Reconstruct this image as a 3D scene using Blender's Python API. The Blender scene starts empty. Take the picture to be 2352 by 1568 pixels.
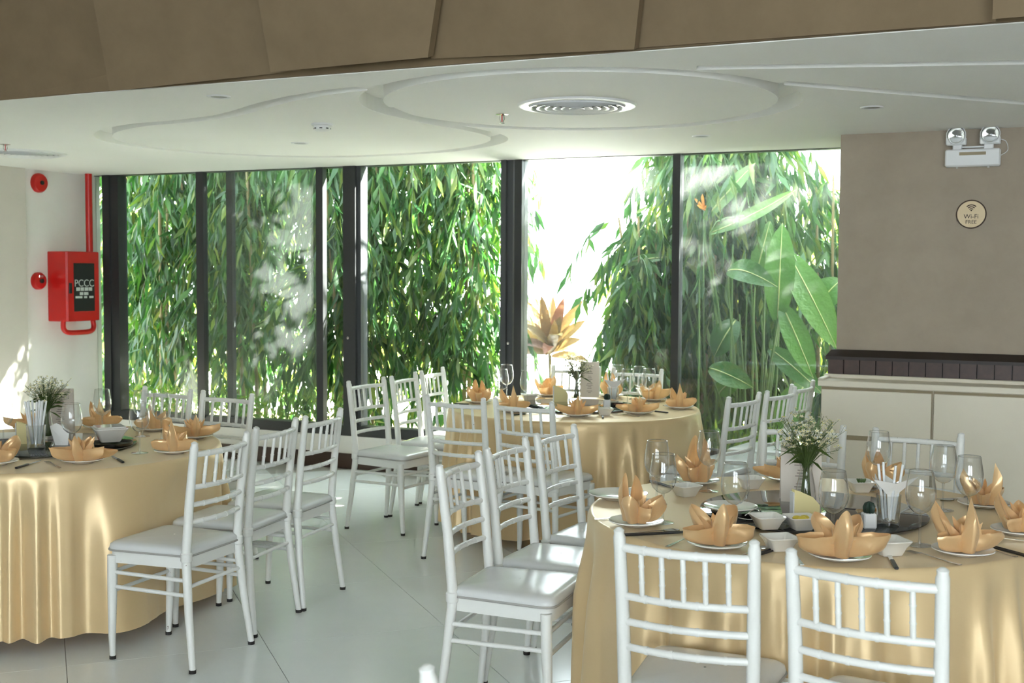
import bpy, math, random
import numpy as np
from mathutils import Matrix, Vector

# ------------------------------------------------------------------ camera, sky, sun, exposure
scene = bpy.context.scene
COL = scene.collection
PI = math.pi
F_PX, CAM_H = 2750.0, 1.59
PITCH, ROLL = math.atan(157.0 / F_PX), 0.0055
cam_data = bpy.data.cameras.new('camera')
cam = bpy.data.objects.new('camera', cam_data)
COL.objects.link(cam)
cam_data.sensor_width = 36.0
cam_data.lens = 36.0 * F_PX / 2352.0
CAM_M = Matrix.Translation((0, 0, CAM_H)) @ Matrix.Rotation(PI / 2 - PITCH, 4, 'X') @ Matrix.Rotation(ROLL, 4, 'Z')
cam.matrix_world = CAM_M
cam_data.dof.use_dof = True
cam_data.dof.focus_distance = 4.6
cam_data.dof.aperture_fstop = 6.3
scene.camera = cam

SKY_STRENGTH = 5.0
SUN_STRENGTH = 60.0
EXPOSURE = 1.68
world = bpy.data.worlds.new('world')
scene.world = world
world.use_nodes = True
wb = world.node_tree.nodes['Background']
wb.inputs[0].default_value = (0.86, 0.95, 1.0, 1)
wb.inputs[1].default_value = SKY_STRENGTH

# room frame: u along the window wall to the right, v from the window wall into the room
ANG = math.atan2(-0.41838, 0.90827)
UX, UY = 0.90827, -0.41838
OX, OY = -3.774, 10.786
def W(u, v, z=0.0):
    return Vector((OX + u * UX + v * UY, OY + u * UY - v * UX, z))
def UVof(P):
    x, y = P[0] - OX, P[1] - OY
    return x * UX + y * UY, x * UY - y * UX

sun_data = bpy.data.lights.new('sun', 'SUN')
sun_data.energy = SUN_STRENGTH
sun_data.angle = math.radians(0.6)
sun_data.color = (1.0, 0.95, 0.86)
sun = bpy.data.objects.new('sun', sun_data)
COL.objects.link(sun)
_d = (W(-0.80, 0.42, -0.62) - W(0, 0, 0)).normalized()
sun.rotation_euler = _d.to_track_quat('-Z', 'Y').to_euler()
sun.location = (4, 14, 9)

vs = scene.view_settings
vs.view_transform = 'Standard'
vs.look = 'None'
vs.gamma = 1.0
vs.exposure = EXPOSURE
vs.use_curve_mapping = False
scene.cycles.transparent_max_bounces = 24
scene.cycles.max_bounces = 10
scene.cycles.diffuse_bounces = 5
scene.cycles.use_denoising = True
scene.cycles.sample_clamp_indirect = 6.0

def at(px, py, z):
    """world point at height z seen along a line of sight (used once, to survey where things stand)"""
    d = CAM_M.to_3x3() @ Vector(((px - 1176) / F_PX, -(py - 784) / F_PX, -1))
    t = (z - CAM_H) / d.z
    return Vector((0, 0, CAM_H)) + d * t
def atv(px, py, v):
    """world point on the vertical plane at room depth v"""
    d = CAM_M.to_3x3() @ Vector(((px - 1176) / F_PX, -(py - 784) / F_PX, -1))
    c = Vector((0, 0, CAM_H))
    n = Vector((UY, -UX, 0))
    t = (W(0, v, 0) - c).dot(n) / d.dot(n)
    return c + d * t

# ------------------------------------------------------------------ materials
def nt(name):
    m = bpy.data.materials.new(name)
    m.use_nodes = True
    t = m.node_tree
    return m, t, t.nodes['Principled BSDF'], t.nodes['Material Output']
def rgb(*c):
    return (c[0], c[1], c[2], 1.0)
def principled(name, col, rough=0.5, metal=0.0, spec=0.5, var=None, vscale=8.0, bump=0.0, bscale=200.0, sheen=0.0, coat=0.0):
    m, t, b, o = nt(name)
    b.inputs['Base Color'].default_value = rgb(*col)
    b.inputs['Roughness'].default_value = rough
    b.inputs['Metallic'].default_value = metal
    b.inputs['Specular IOR Level'].default_value = spec
    b.inputs['Sheen Weight'].default_value = sheen
    b.inputs['Coat Weight'].default_value = coat
    tc = t.nodes.new('ShaderNodeTexCoord')
    if var is not None:
        n = t.nodes.new('ShaderNodeTexNoise')
        n.inputs['Scale'].default_value = vscale
        n.inputs['Detail'].default_value = 6
        n.inputs['Roughness'].default_value = 0.65
        t.links.new(tc.outputs['Object'], n.inputs['Vector'])
        r = t.nodes.new('ShaderNodeValToRGB')
        r.color_ramp.elements[0].position = 0.3
        r.color_ramp.elements[1].position = 0.7
        r.color_ramp.elements[0].color = rgb(*col)
        r.color_ramp.elements[1].color = rgb(*var)
        t.links.new(n.outputs['Fac'], r.inputs['Fac'])
        t.links.new(r.outputs['Color'], b.inputs['Base Color'])
    if bump > 0:
        n2 = t.nodes.new('ShaderNodeTexNoise')
        n2.inputs['Scale'].default_value = bscale
        n2.inputs['Detail'].default_value = 4
        t.links.new(tc.outputs['Object'], n2.inputs['Vector'])
        bp = t.nodes.new('ShaderNodeBump')
        bp.inputs['Strength'].default_value = bump
        bp.inputs['Distance'].default_value = 0.01
        t.links.new(n2.outputs['Fac'], bp.inputs['Height'])
        t.links.new(bp.outputs['Normal'], b.inputs['Normal'])
    return m

M = {}
M['ceiling'] = principled('ceiling_white_plaster', (0.87, 0.87, 0.845), 0.8, var=(0.89, 0.89, 0.87), vscale=1.5)
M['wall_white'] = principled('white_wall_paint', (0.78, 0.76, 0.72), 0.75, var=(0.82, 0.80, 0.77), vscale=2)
M['wall_shade'] = principled('shaded_wall_grey', (0.62, 0.57, 0.51), 0.8, var=(0.66, 0.61, 0.55), vscale=2)  # the left pier's shadow is mixed into this grey
M['taupe'] = principled('taupe_trowelled_plaster', (0.36, 0.30, 0.235), 0.8, var=(0.42, 0.355, 0.28), vscale=3.5, bump=0.05, bscale=60)
M['fascia'] = principled('brown_trowelled_plaster', (0.17, 0.120, 0.066), 0.8, var=(0.21, 0.150, 0.085), vscale=3.0, bump=0.06, bscale=50)
M['grout'] = principled('grey_grout', (0.30, 0.29, 0.26), 0.9)
M['tile'] = principled('pale_polished_tile', (0.73, 0.76, 0.755), 0.19, spec=0.5, var=(0.77, 0.80, 0.79), vscale=3)
M['skirt'] = principled('dark_brown_skirting', (0.045, 0.022, 0.014), 0.45, var=(0.06, 0.03, 0.02), vscale=12)
M['darkwood'] = principled('dark_stained_wood', (0.050, 0.026, 0.020), 0.45, var=(0.075, 0.038, 0.030), vscale=20)
M['darkcap'] = principled('dark_wood_moulding', (0.022, 0.013, 0.010), 0.5)
M['frame'] = principled('dark_aluminium', (0.028, 0.030, 0.032), 0.38, spec=0.5)
M['frame2'] = principled('grey_aluminium', (0.045, 0.05, 0.056), 0.6, spec=0.5)
M['cream'] = principled('cream_cabinet_laminate', (0.72, 0.66, 0.54), 0.45, var=(0.75, 0.69, 0.57), vscale=3)
M['seam'] = principled('cabinet_recess_brown', (0.34, 0.28, 0.18), 0.7)
M['red'] = principled('red_enamel', (0.55, 0.012, 0.010), 0.3, spec=0.5)
M['black'] = principled('black_plastic', (0.012, 0.012, 0.013), 0.35)
M['rubber'] = principled('black_rubber', (0.02, 0.018, 0.016), 0.7)
M['white_plastic'] = principled('white_plastic', (0.80, 0.81, 0.82), 0.35)
M['grey_plastic'] = principled('grey_plastic', (0.35, 0.36, 0.37), 0.5)
M['steel'] = principled('stainless_steel', (0.62, 0.61, 0.58), 0.16, metal=1.0)
M['china'] = principled('white_china', (0.80, 0.78, 0.72), 0.12, coat=0.3)
M['paper'] = principled('ivory_card', (0.74, 0.66, 0.58), 0.8)
M['ink'] = principled('grey_ink', (0.25, 0.20, 0.17), 0.8)
M['tissue'] = principled('white_tissue_paper', (0.84, 0.83, 0.80), 0.9)
M['yellow_tissue'] = principled('pale_yellow_card', (0.80, 0.70, 0.36), 0.8)
M['straw'] = principled('white_straw_sleeve', (0.82, 0.84, 0.86), 0.5)
M['wood_sign'] = principled('pale_plywood', (0.78, 0.62, 0.40), 0.6, var=(0.83, 0.68, 0.46), vscale=14)
M['burn'] = principled('burnt_brown', (0.055, 0.030, 0.018), 0.7)
M['cushion'] = principled('silver_grey_vinyl', (0.66, 0.67, 0.67), 0.24, spec=0.6, bump=0.04, bscale=25)
M['piping'] = principled('grey_vinyl_piping', (0.36, 0.35, 0.33), 0.45)
M['lacquer'] = principled('black_glass', (0.010, 0.012, 0.014), 0.04, spec=0.7)
M['tray'] = principled('black_lacquer_tray', (0.018, 0.013, 0.010), 0.25)
M['lime'] = principled('lime_yellow', (0.70, 0.55, 0.06), 0.5)
M['chili'] = principled('orange_red_sauce', (0.55, 0.12, 0.03), 0.4)
M['stalk'] = principled('green_flower_stalk', (0.085, 0.13, 0.035), 0.6)
M['petal'] = principled('cream_petal', (0.72, 0.70, 0.52), 0.7)
M['cactus'] = principled('dark_green_cactus', (0.012, 0.035, 0.022), 0.5)
M['culm'] = principled('bamboo_culm', (0.20, 0.17, 0.07), 0.5, var=(0.28, 0.20, 0.09), vscale=9)
M['cane'] = principled('green_cane', (0.055, 0.125, 0.03), 0.5, var=(0.09, 0.16, 0.04), vscale=9)
M['ground'] = principled('sunlit_paving', (0.74, 0.73, 0.69), 0.9, var=(0.80, 0.79, 0.75), vscale=1.2)
M['soil'] = principled('garden_soil', (0.14, 0.11, 0.06), 0.95, var=(0.20, 0.17, 0.08), vscale=5)
M['bract'] = principled('orange_bract', (0.85, 0.30, 0.03), 0.5)
M['rib'] = principled('pale_leaf_rib', (0.30, 0.36, 0.12), 0.5)
M['concrete'] = principled('outer_wall_render', (0.55, 0.53, 0.49), 0.9)
M['rust'] = principled('bare_metal', (0.40, 0.38, 0.36), 0.4, metal=0.8)

def paint_mat():
    m, t, b, o = nt('worn_white_chair_paint')
    tc = t.nodes.new('ShaderNodeTexCoord')
    n = t.nodes.new('ShaderNodeTexNoise'); n.inputs['Scale'].default_value = 45; n.inputs['Detail'].default_value = 2
    oi = t.nodes.new('ShaderNodeObjectInfo')
    mp = t.nodes.new('ShaderNodeVectorMath'); mp.operation = 'ADD'
    sc = t.nodes.new('ShaderNodeVectorMath'); sc.operation = 'SCALE'; sc.inputs[0].default_value = (7, 13, 5)
    t.links.new(oi.outputs['Random'], sc.inputs['Scale'])
    t.links.new(tc.outputs['Object'], mp.inputs[0]); t.links.new(sc.outputs[0], mp.inputs[1])
    t.links.new(mp.outputs[0], n.inputs['Vector'])
    r = t.nodes.new('ShaderNodeValToRGB')
    r.color_ramp.elements[0].position = 0.765; r.color_ramp.elements[0].color = (0.77, 0.775, 0.75, 1)
    r.color_ramp.elements[1].position = 0.785; r.color_ramp.elements[1].color = (0.14, 0.09, 0.06, 1)
    t.links.new(n.outputs['Fac'], r.inputs['Fac']); t.links.new(r.outputs['Color'], b.inputs['Base Color'])
    b.inputs['Roughness'].default_value = 0.34
    return m
M['paint'] = paint_mat()

def satin(name, col, rough=0.36, transl=0.12, metal=0.22, sheen=0.5, bsc=14, bst=0.12):
    m, t, b, o = nt(name)
    b.inputs['Base Color'].default_value = rgb(*col)
    b.inputs['Roughness'].default_value = rough
    b.inputs['Specular IOR Level'].default_value = 0.9
    b.inputs['Metallic'].default_value = metal
    b.inputs['Specular Tint'].default_value = (1.0, 0.90, 0.72, 1)
    b.inputs['Sheen Weight'].default_value = sheen
    b.inputs['Sheen Tint'].default_value = (1.0, 0.9, 0.7, 1)
    tc = t.nodes.new('ShaderNodeTexCoord')
    n = t.nodes.new('ShaderNodeTexNoise'); n.inputs['Scale'].default_value = bsc; n.inputs['Detail'].default_value = 3
    bp = t.nodes.new('ShaderNodeBump'); bp.inputs['Strength'].default_value = bst; bp.inputs['Distance'].default_value = 0.01
    t.links.new(tc.outputs['Object'], n.inputs['Vector']); t.links.new(n.outputs['Fac'], bp.inputs['Height'])
    t.links.new(bp.outputs['Normal'], b.inputs['Normal'])
    tr = t.nodes.new('ShaderNodeBsdfTranslucent'); tr.inputs['Color'].default_value = rgb(col[0], col[1] * 0.85, col[2] * 0.65)
    mx = t.nodes.new('ShaderNodeMixShader'); mx.inputs['Fac'].default_value = transl
    t.links.new(b.outputs[0], mx.inputs[1]); t.links.new(tr.outputs[0], mx.inputs[2]); t.links.new(mx.outputs[0], o.inputs['Surface'])
    return m
M['cloth'] = satin('gold_satin_cloth', (0.80, 0.60, 0.335), 0.34, 0.14)
M['napkin'] = satin('gold_satin_napkin', (0.84, 0.575, 0.305), 0.28, 0.16, 0.30, 0.35, 26, 0.22)

def glass_mat(name, tint=(0.97, 0.98, 0.98), base=0.03, edge=0.55, power=3.0, film=0.0, fscale=1.0, rough=0.02):
    m, t, b, o = nt(name)
    t.nodes.remove(b)
    tr = t.nodes.new('ShaderNodeBsdfTransparent'); tr.inputs['Color'].default_value = rgb(*tint)
    gl = t.nodes.new('ShaderNodeBsdfGlossy'); gl.inputs['Roughness'].default_value = rough
    lw = t.nodes.new('ShaderNodeLayerWeight'); lw.inputs['Blend'].default_value = 0.5
    pw = t.nodes.new('ShaderNodeMath'); pw.operation = 'POWER'; pw.inputs[1].default_value = power
    ml = t.nodes.new('ShaderNodeMath'); ml.operation = 'MULTIPLY_ADD'; ml.inputs[1].default_value = edge; ml.inputs[2].default_value = base
    t.links.new(lw.outputs['Facing'], pw.inputs[0]); t.links.new(pw.outputs[0], ml.inputs[0])
    mx = t.nodes.new('ShaderNodeMixShader')
    t.links.new(ml.outputs[0], mx.inputs['Fac']); t.links.new(tr.outputs[0], mx.inputs[1]); t.links.new(gl.outputs[0], mx.inputs[2])
    last = mx
    if film > 0:     # dust and dried rain on the pane; also bloom and haze imitated as film
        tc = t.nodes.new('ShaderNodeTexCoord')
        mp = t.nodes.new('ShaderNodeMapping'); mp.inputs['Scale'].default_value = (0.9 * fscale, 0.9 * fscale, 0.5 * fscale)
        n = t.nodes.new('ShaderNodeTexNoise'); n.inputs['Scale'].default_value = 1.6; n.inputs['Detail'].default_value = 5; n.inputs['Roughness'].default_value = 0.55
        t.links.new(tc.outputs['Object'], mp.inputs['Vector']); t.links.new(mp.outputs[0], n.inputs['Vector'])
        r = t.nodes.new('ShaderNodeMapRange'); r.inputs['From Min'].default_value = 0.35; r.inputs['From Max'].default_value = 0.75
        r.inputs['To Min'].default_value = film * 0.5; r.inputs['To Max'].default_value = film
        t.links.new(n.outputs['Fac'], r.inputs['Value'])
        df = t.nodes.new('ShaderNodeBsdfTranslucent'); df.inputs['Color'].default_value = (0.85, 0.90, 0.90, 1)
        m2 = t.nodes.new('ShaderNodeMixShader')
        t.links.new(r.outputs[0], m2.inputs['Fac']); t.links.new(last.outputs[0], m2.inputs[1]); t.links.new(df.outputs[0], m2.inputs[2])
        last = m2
    t.links.new(last.outputs[0], o.inputs['Surface'])
    return m
M['glass'] = glass_mat('clear_drinking_glass', (0.95, 0.962, 0.965), 0.07, 0.95, 1.9)
M['pane'] = glass_mat('window_glass', (0.95, 0.975, 0.97), 0.03, 0.9, 4.0)
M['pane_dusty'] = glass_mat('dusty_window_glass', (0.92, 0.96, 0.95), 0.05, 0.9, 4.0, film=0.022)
M['pane_veil'] = glass_mat('haze_veil_window_glass', (0.95, 0.975, 0.97), 0.03, 0.9, 4.0, film=0.02, fscale=0.6)  # film puts the bloom over the right window into the glass
M['pane_hazy'] = glass_mat('hazy_window_glass', (0.94, 0.97, 0.96), 0.04, 0.9, 4.0, film=0.03, fscale=0.7)  # stronger film of the same painted-in haze
M['lens'] = glass_mat('lamp_lens', (0.9, 0.92, 0.92), 0.10, 0.7, 2.0)

def leaf_mat(name, cols, transl=0.45, rough=0.45, by_object=False):
    m, t, b, o = nt(name)
    if by_object:
        g = t.nodes.new('ShaderNodeObjectInfo'); src = g.outputs['Random']
    else:
        g = t.nodes.new('ShaderNodeNewGeometry'); src = g.outputs['Random Per Island']
    r = t.nodes.new('ShaderNodeValToRGB')
    e = r.color_ramp.elements
    e[0].color = rgb(*cols[0]); e[1].color = rgb(*cols[-1])
    for i, c in enumerate(cols[1:-1]):
        x = e.new((i + 1) / (len(cols) - 1)); x.color = rgb(*c)
    t.links.new(src, r.inputs['Fac']); t.links.new(r.outputs['Color'], b.inputs['Base Color'])
    b.inputs['Roughness'].default_value = rough
    if by_object:
        tcv = t.nodes.new('ShaderNodeTexCoord'); wv = t.nodes.new('ShaderNodeTexNoise'); wv.inputs['Scale'].default_value = 30; wv.inputs['Detail'].default_value = 4
        t.links.new(tcv.outputs['Object'], wv.inputs['Vector']); bv = t.nodes.new('ShaderNodeBump'); bv.inputs['Strength'].default_value = 0.5; bv.inputs['Distance'].default_value = 0.02
        t.links.new(wv.outputs['Fac'], bv.inputs['Height']); t.links.new(bv.outputs['Normal'], b.inputs['Normal'])
    tr = t.nodes.new('ShaderNodeBsdfTranslucent')
    hs = t.nodes.new('ShaderNodeHueSaturation'); hs.inputs['Hue'].default_value = 0.48; hs.inputs['Saturation'].default_value = 1.1; hs.inputs['Value'].default_value = 1.7
    t.links.new(r.outputs['Color'], hs.inputs['Color']); t.links.new(hs.outputs[0], tr.inputs['Color'])
    mx = t.nodes.new('ShaderNodeMixShader'); mx.inputs['Fac'].default_value = transl
    t.links.new(b.outputs[0], mx.inputs[1]); t.links.new(tr.outputs[0], mx.inputs[2]); t.links.new(mx.outputs[0], o.inputs['Surface'])
    return m
M['bamboo_leaf'] = leaf_mat('bamboo_leaves', [(0.008, 0.042, 0.010), (0.014, 0.066, 0.013), (0.024, 0.092, 0.017), (0.042, 0.118, 0.02), (0.12, 0.165, 0.03)], 0.38)
M['far_leaf'] = leaf_mat('sunny_leaves', [(0.10, 0.20, 0.03), (0.18, 0.26, 0.05), (0.28, 0.30, 0.07)])
M['low_leaf'] = leaf_mat('ground_cover_leaves', [(0.04, 0.12, 0.02), (0.09, 0.19, 0.03), (0.18, 0.24, 0.05)])
M['broad_leaf'] = leaf_mat('broad_leaves', [(0.035, 0.11, 0.025), (0.06, 0.17, 0.03), (0.10, 0.22, 0.05)], 0.4, 0.35, True)
M['croton_leaf'] = leaf_mat('variegated_leaves', [(0.09, 0.07, 0.03), (0.14, 0.10, 0.035), (0.11, 0.05, 0.03), (0.20, 0.16, 0.04)], 0.3, 0.4, True)
M['flower_leaf'] = leaf_mat('narrow_flower_leaves', [(0.05, 0.09, 0.02), (0.09, 0.14, 0.035)], 0.3)

# ------------------------------------------------------------------ mesh helpers
class MB:
    def __init__(self, mat=None):
        self.v = []; self.f = []; self.mat = mat or Matrix.Identity(4)
    def add(self, vs_, fs):
        k = len(self.v)
        self.v += [tuple(self.mat @ Vector(p)) for p in vs_]
        self.f += [tuple(i + k for i in q) for q in fs]
        return self
    def box(self, x0, x1, y0, y1, z0, z1, bev=0.0):
        if bev > 0:
            b = min(bev, (x1 - x0) * .49, (y1 - y0) * .49, (z1 - z0) * .49)
            vs_ = []
            for sx in (0, 1):
                for sy in (0, 1):
                    for sz in (0, 1):
                        X, Y, Z = (x0, x1)[sx], (y0, y1)[sy], (z0, z1)[sz]
                        dx, dy, dz = (b, -b)[sx], (b, -b)[sy], (b, -b)[sz]
                        vs_ += [(X, Y + dy, Z + dz), (X + dx, Y, Z + dz), (X + dx, Y + dy, Z)]
            def ix(sx, sy, sz, k): return (sx * 4 + sy * 2 + sz) * 3 + k
            fs = []
            for s in (0, 1):
                q = [ix(s, 0, 0, 0), ix(s, 0, 1, 0), ix(s, 1, 1, 0), ix(s, 1, 0, 0)]; fs.append(q if s == 0 else q[::-1])
                q = [ix(0, s, 0, 1), ix(1, s, 0, 1), ix(1, s, 1, 1), ix(0, s, 1, 1)]; fs.append(q if s == 0 else q[::-1])
                q = [ix(0, 0, s, 2), ix(0, 1, s, 2), ix(1, 1, s, 2), ix(1, 0, s, 2)]; fs.append(q if s == 0 else q[::-1])
            for a in (0, 1):
                for c in (0, 1):
                    fs.append([ix(a, c, 0, 0), ix(a, c, 0, 1), ix(a, c, 1, 1), ix(a, c, 1, 0)])
                    fs.append([ix(a, 0, c, 0), ix(a, 0, c, 2), ix(a, 1, c, 2), ix(a, 1, c, 0)])
                    fs.append([ix(0, a, c, 1), ix(0, a, c, 2), ix(1, a, c, 2), ix(1, a, c, 1)])
                    for d in (0, 1):
                        fs.append([ix(a, c, d, 0), ix(a, c, d, 1), ix(a, c, d, 2)])
            return self.add(vs_, fs)
        vs_ = [(x, y, z) for z in (z0, z1) for y in (y0, y1) for x in (x0, x1)]
        return self.add(vs_, [(0, 2, 3, 1), (4, 5, 7, 6), (0, 1, 5, 4), (2, 6, 7, 3), (0, 4, 6, 2), (1, 3, 7, 5)])
    def tube(self, pts, r, n=8, cap=True, closed=False):
        pts = [Vector(p) for p in pts]
        m = len(pts)
        rs = r if isinstance(r, (list, tuple)) else [r] * m
        vs_ = []; prev = None
        for i, p in enumerate(pts):
            if closed:
                d = pts[(i + 1) % m] - pts[i - 1]
            else:
                d = (pts[min(i + 1, m - 1)] - pts[max(i - 1, 0)])
            d = d.normalized() if d.length > 1e-9 else Vector((0, 0, 1))
            if prev is None:
                a = Vector((0, 0, 1)) if abs(d.z) < 0.9 else Vector((1, 0, 0))
                x = d.cross(a).normalized()
            else:
                x = (prev - d * prev.dot(d)).normalized()
            prev = x
            y = d.cross(x)
            for k in range(n):
                t = 2 * PI * k / n
                vs_.append(p + x * (rs[i] * math.cos(t)) + y * (rs[i] * math.sin(t)))
        fs = []
        for i in range(m if closed else m - 1):
            j = (i + 1) % m
            for k in range(n):
                l = (k + 1) % n
                fs.append((i * n + k, i * n + l, j * n + l, j * n + k))
        if cap and not closed:
            fs.append(tuple(range(n))[::-1]); fs.append(tuple((m - 1) * n + k for k in range(n)))
        return self.add(vs_, fs)
    def lathe(self, prof, n=24, cx=0, cy=0, cap0=True, cap1=True):
        vs_ = []
        for (r, z) in prof:
            for k in range(n):
                t = 2 * PI * k / n
                vs_.append((cx + r * math.cos(t), cy + r * math.sin(t), z))
        m = len(prof); fs = []
        for i in range(m - 1):
            for k in range(n):
                l = (k + 1) % n
                fs.append((i * n + k, i * n + l, (i + 1) * n + l, (i + 1) * n + k))
        if cap0: fs.append(tuple(range(n))[::-1])
        if cap1: fs.append(tuple((m - 1) * n + k for k in range(n)))
        return self.add(vs_, fs)
    def prism(self, poly, z0, z1):
        n = len(poly)
        vs_ = [(p[0], p[1], z0) for p in poly] + [(p[0], p[1], z1) for p in poly]
        fs = [tuple(range(n))[::-1], tuple(range(n, 2 * n))]
        fs += [(i, (i + 1) % n, n + (i + 1) % n, n + i) for i in range(n)]
        return self.add(vs_, fs)
    def grid(self, P, wrap=False):
        m, n = len(P), len(P[0])
        vs_ = [p for row in P for p in row]
        fs = []
        for i in range(m - 1):
            for k in range(n if wrap else n - 1):
                l = (k + 1) % n
                fs.append((i * n + k, i * n + l, (i + 1) * n + l, (i + 1) * n + k))
        return self.add(vs_, fs)
    def mesh(self, name, mat, smooth=None):
        me = bpy.data.meshes.new(name)
        me.from_pydata(self.v, [], self.f)
        me.materials.append(mat)
        if smooth is not None:
            me.polygons.foreach_set('use_smooth', [True] * len(me.polygons))
            if smooth < 179:
                me.set_sharp_from_angle(angle=math.radians(smooth))
        me.update()
        return me
    def build(self, name, mat, parent=None, smooth=None, loc=None, rotz=0.0):
        return link(name, self.mesh(name, mat, smooth), parent, loc, rotz)

def link(name, me, parent=None, loc=None, rotz=0.0):
    o = bpy.data.objects.new(name, me)
    COL.objects.link(o)
    if parent is not None: o.parent = parent
    if loc is not None: o.location = loc
    if rotz: o.rotation_euler = (0, 0, rotz)
    return o
def tag(o, label=None, cat=None, group=None, kind=None):
    if label: o['label'] = label
    if cat: o['category'] = cat
    if group: o['group'] = group
    if kind: o['kind'] = kind
    return o
def thing(name, label, cat, loc=(0, 0, 0), rotz=0.0, group=None):
    o = bpy.data.objects.new(name, None)
    COL.objects.link(o)
    o.empty_display_size = 0.1
    o.location = loc; o.rotation_euler = (0, 0, rotz)
    return tag(o, label, cat, group)
def struct(name, loc=None):
    o = bpy.data.objects.new(name, None); COL.objects.link(o)
    o['kind'] = 'structure'
    if loc is not None: o.location = loc
    return o
def copy_tree(o, parent=None):
    c = o.copy(); COL.objects.link(c); c.parent = parent
    for ch in list(o.children): copy_tree(ch, c)
    return c
def solidify(o, t, off=0.0):
    md = o.modifiers.new('thickness', 'SOLIDIFY'); md.thickness = t; md.offset = off
    return o

ROOM = Matrix.Translation((OX, OY, 0)) @ Matrix.Rotation(ANG, 4, 'Z') @ Matrix.Diagonal((1, -1, 1, 1))
def ubox(u0, u1, v0, v1, z0, z1):
    m = MB(ROOM); m.box(u0, u1, v0, v1, z0, z1)
    m.f = [q[::-1] for q in m.f]
    return m
def sbox(name, mat, *a):
    o = ubox(*a).build(name, mat); o['kind'] = 'structure'; return o

ZC = 2.44
# ------------------------------------------------------------------ the setting
# floor with its tiles laid diagonally to the window wall
floor = sbox('floor', M['grout'], -0.02, 13.5, -0.06, 13.0, -0.2, -0.006)
ta, tb = Vector((-0.3675, 0.930, 0)), Vector((0.930, 0.3675, 0))
TL, TW = 0.868, 0.80
tile0 = MB().box(0.0012, TW - 0.0012, 0.0012, TL - 0.0012, -0.006, 0.0, 0.0008).mesh('tile', M['tile'])
org = at(899, 1330, 0)
for i in range(-12, 13):
    for j in range(-12, 9):
        p = org + tb * (i * TW) + ta * (j * TL)
        c = p + tb * (TW / 2) + ta * (TL / 2)
        u, v = UVof(c)
        if -0.5 < u < 11.5 and -0.0 < v < 9.5 and u + 1.1 * 0 < 11.5:
            uv4 = [UVof(p + tb * (a * TW) + ta * (b * TL)) for a in (0, 1) for b in (0, 1)]
            if min(q[1] for q in uv4) < -0.45: continue
            t = link('tile', tile0, floor, p, math.atan2(tb.y, tb.x))

# white ceiling over the window side, with curved shallow grooves
ceil = MB(ROOM); ceil.box(-0.4, 13.5, -0.02, 3.79, ZC, ZC + 0.22)
ceil.f = [q[::-1] for q in ceil.f]
ceil = ceil.build('ceiling', M['ceiling']); ceil['kind'] = 'structure'
def smooth_path(pts, sub=8):
    pts = [Vector(p) for p in pts]; out = []
    for i in range(len(pts) - 1):
        p0, p1, p2, p3 = pts[max(i - 1, 0)], pts[i], pts[i + 1], pts[min(i + 2, len(pts) - 1)]
        for k in range(sub):
            t = k / sub
            out.append(0.5 * ((2 * p1) + (p2 - p0) * t + (2 * p0 - 5 * p1 + 4 * p2 - p3) * t * t + (3 * p1 - p0 - 3 * p2 + p3) * t ** 3))
    out.append(pts[-1]); return out
def band_cutter(pts, w, depth):
    L, R = [], []
    for i, p in enumerate(pts):
        d = (pts[min(i + 1, len(pts) - 1)] - pts[max(i - 1, 0)]); d.z = 0; d.normalize()
        n = Vector((-d.y, d.x, 0)) * (w / 2)
        L.append(p + n); R.append(p - n)
    m = MB(); z0, z1 = ZC - 0.05, ZC + depth
    rows = []
    for l, r in zip(L, R):
        rows.append([(r.x, r.y, z0), (l.x, l.y, z0), (l.x, l.y, z1), (r.x, r.y, z1)])
    m.grid(rows, wrap=True)
    n = len(rows); m.f.append((0, 1, 2, 3)[::-1] if False else (3, 2, 1, 0)); m.f.append(tuple((n - 1) * 4 + k for k in range(4)))
    return m
RC = Vector((0.33, 6.09, 0))
cutters = []
ring = MB(); rows = []
for k in range(96):
    a = 2 * PI * k / 96; c, s = math.cos(a), math.sin(a)
    rows.append([(RC.x + c * r, RC.y + s * r, z) for r, z in ((0.98, ZC - .05), (1.10, ZC - .05), (1.10, ZC + .075), (0.98, ZC + .075))])
rows.append(rows[0])
ring.grid(rows, wrap=True)
cutters.append(ring)
leafpx = [(836, 203), (760, 211), (680, 224), (610, 240), (550, 258), (490, 270), (400, 280), (310, 288), (240, 305), (260, 325), (380, 343), (560, 356), (760, 360), (960, 352), (1080, 340), (1140, 326), (1140, 312), (1080, 297), (1000, 283), (930, 266), (880, 247)]
cutters.append(band_cutter(smooth_path([at(x, y, ZC) for x, y in leafpx], 4), 0.11, 0.065))
cutters.append(band_cutter([at(1600, 156, ZC), at(2352, 143, ZC), at(2700, 137, ZC)], 0.10, 0.065))
cutters.append(band_cutter([at(1795, 190, ZC), at(2352, 236, ZC), at(2800, 273, ZC)], 0.10, 0.065))
tmp = []
for m in cutters:
    me = m.mesh('groove', M['ceiling'])
    import bmesh
    bm = bmesh.new(); bm.from_mesh(me); bmesh.ops.remove_doubles(bm, verts=bm.verts, dist=1e-5)
    bmesh.ops.recalc_face_normals(bm, faces=bm.faces); bm.to_mesh(me); bm.free()
    o = link('groove', me); tmp.append(o)
    md = ceil.modifiers.new('cut', 'BOOLEAN'); md.operation = 'DIFFERENCE'; md.object = o; md.solver = 'EXACT'
bpy.context.view_layer.update()
dg = bpy.context.evaluated_depsgraph_get()
newme = bpy.data.meshes.new_from_object(ceil.evaluated_get(dg))
ceil.modifiers.clear(); ceil.data = newme
for o in tmp: bpy.data.objects.remove(o)

sbox('ceiling_high', M['ceiling'], -0.4, 13.5, 3.76, 13.2, 3.45, 3.6)

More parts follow.
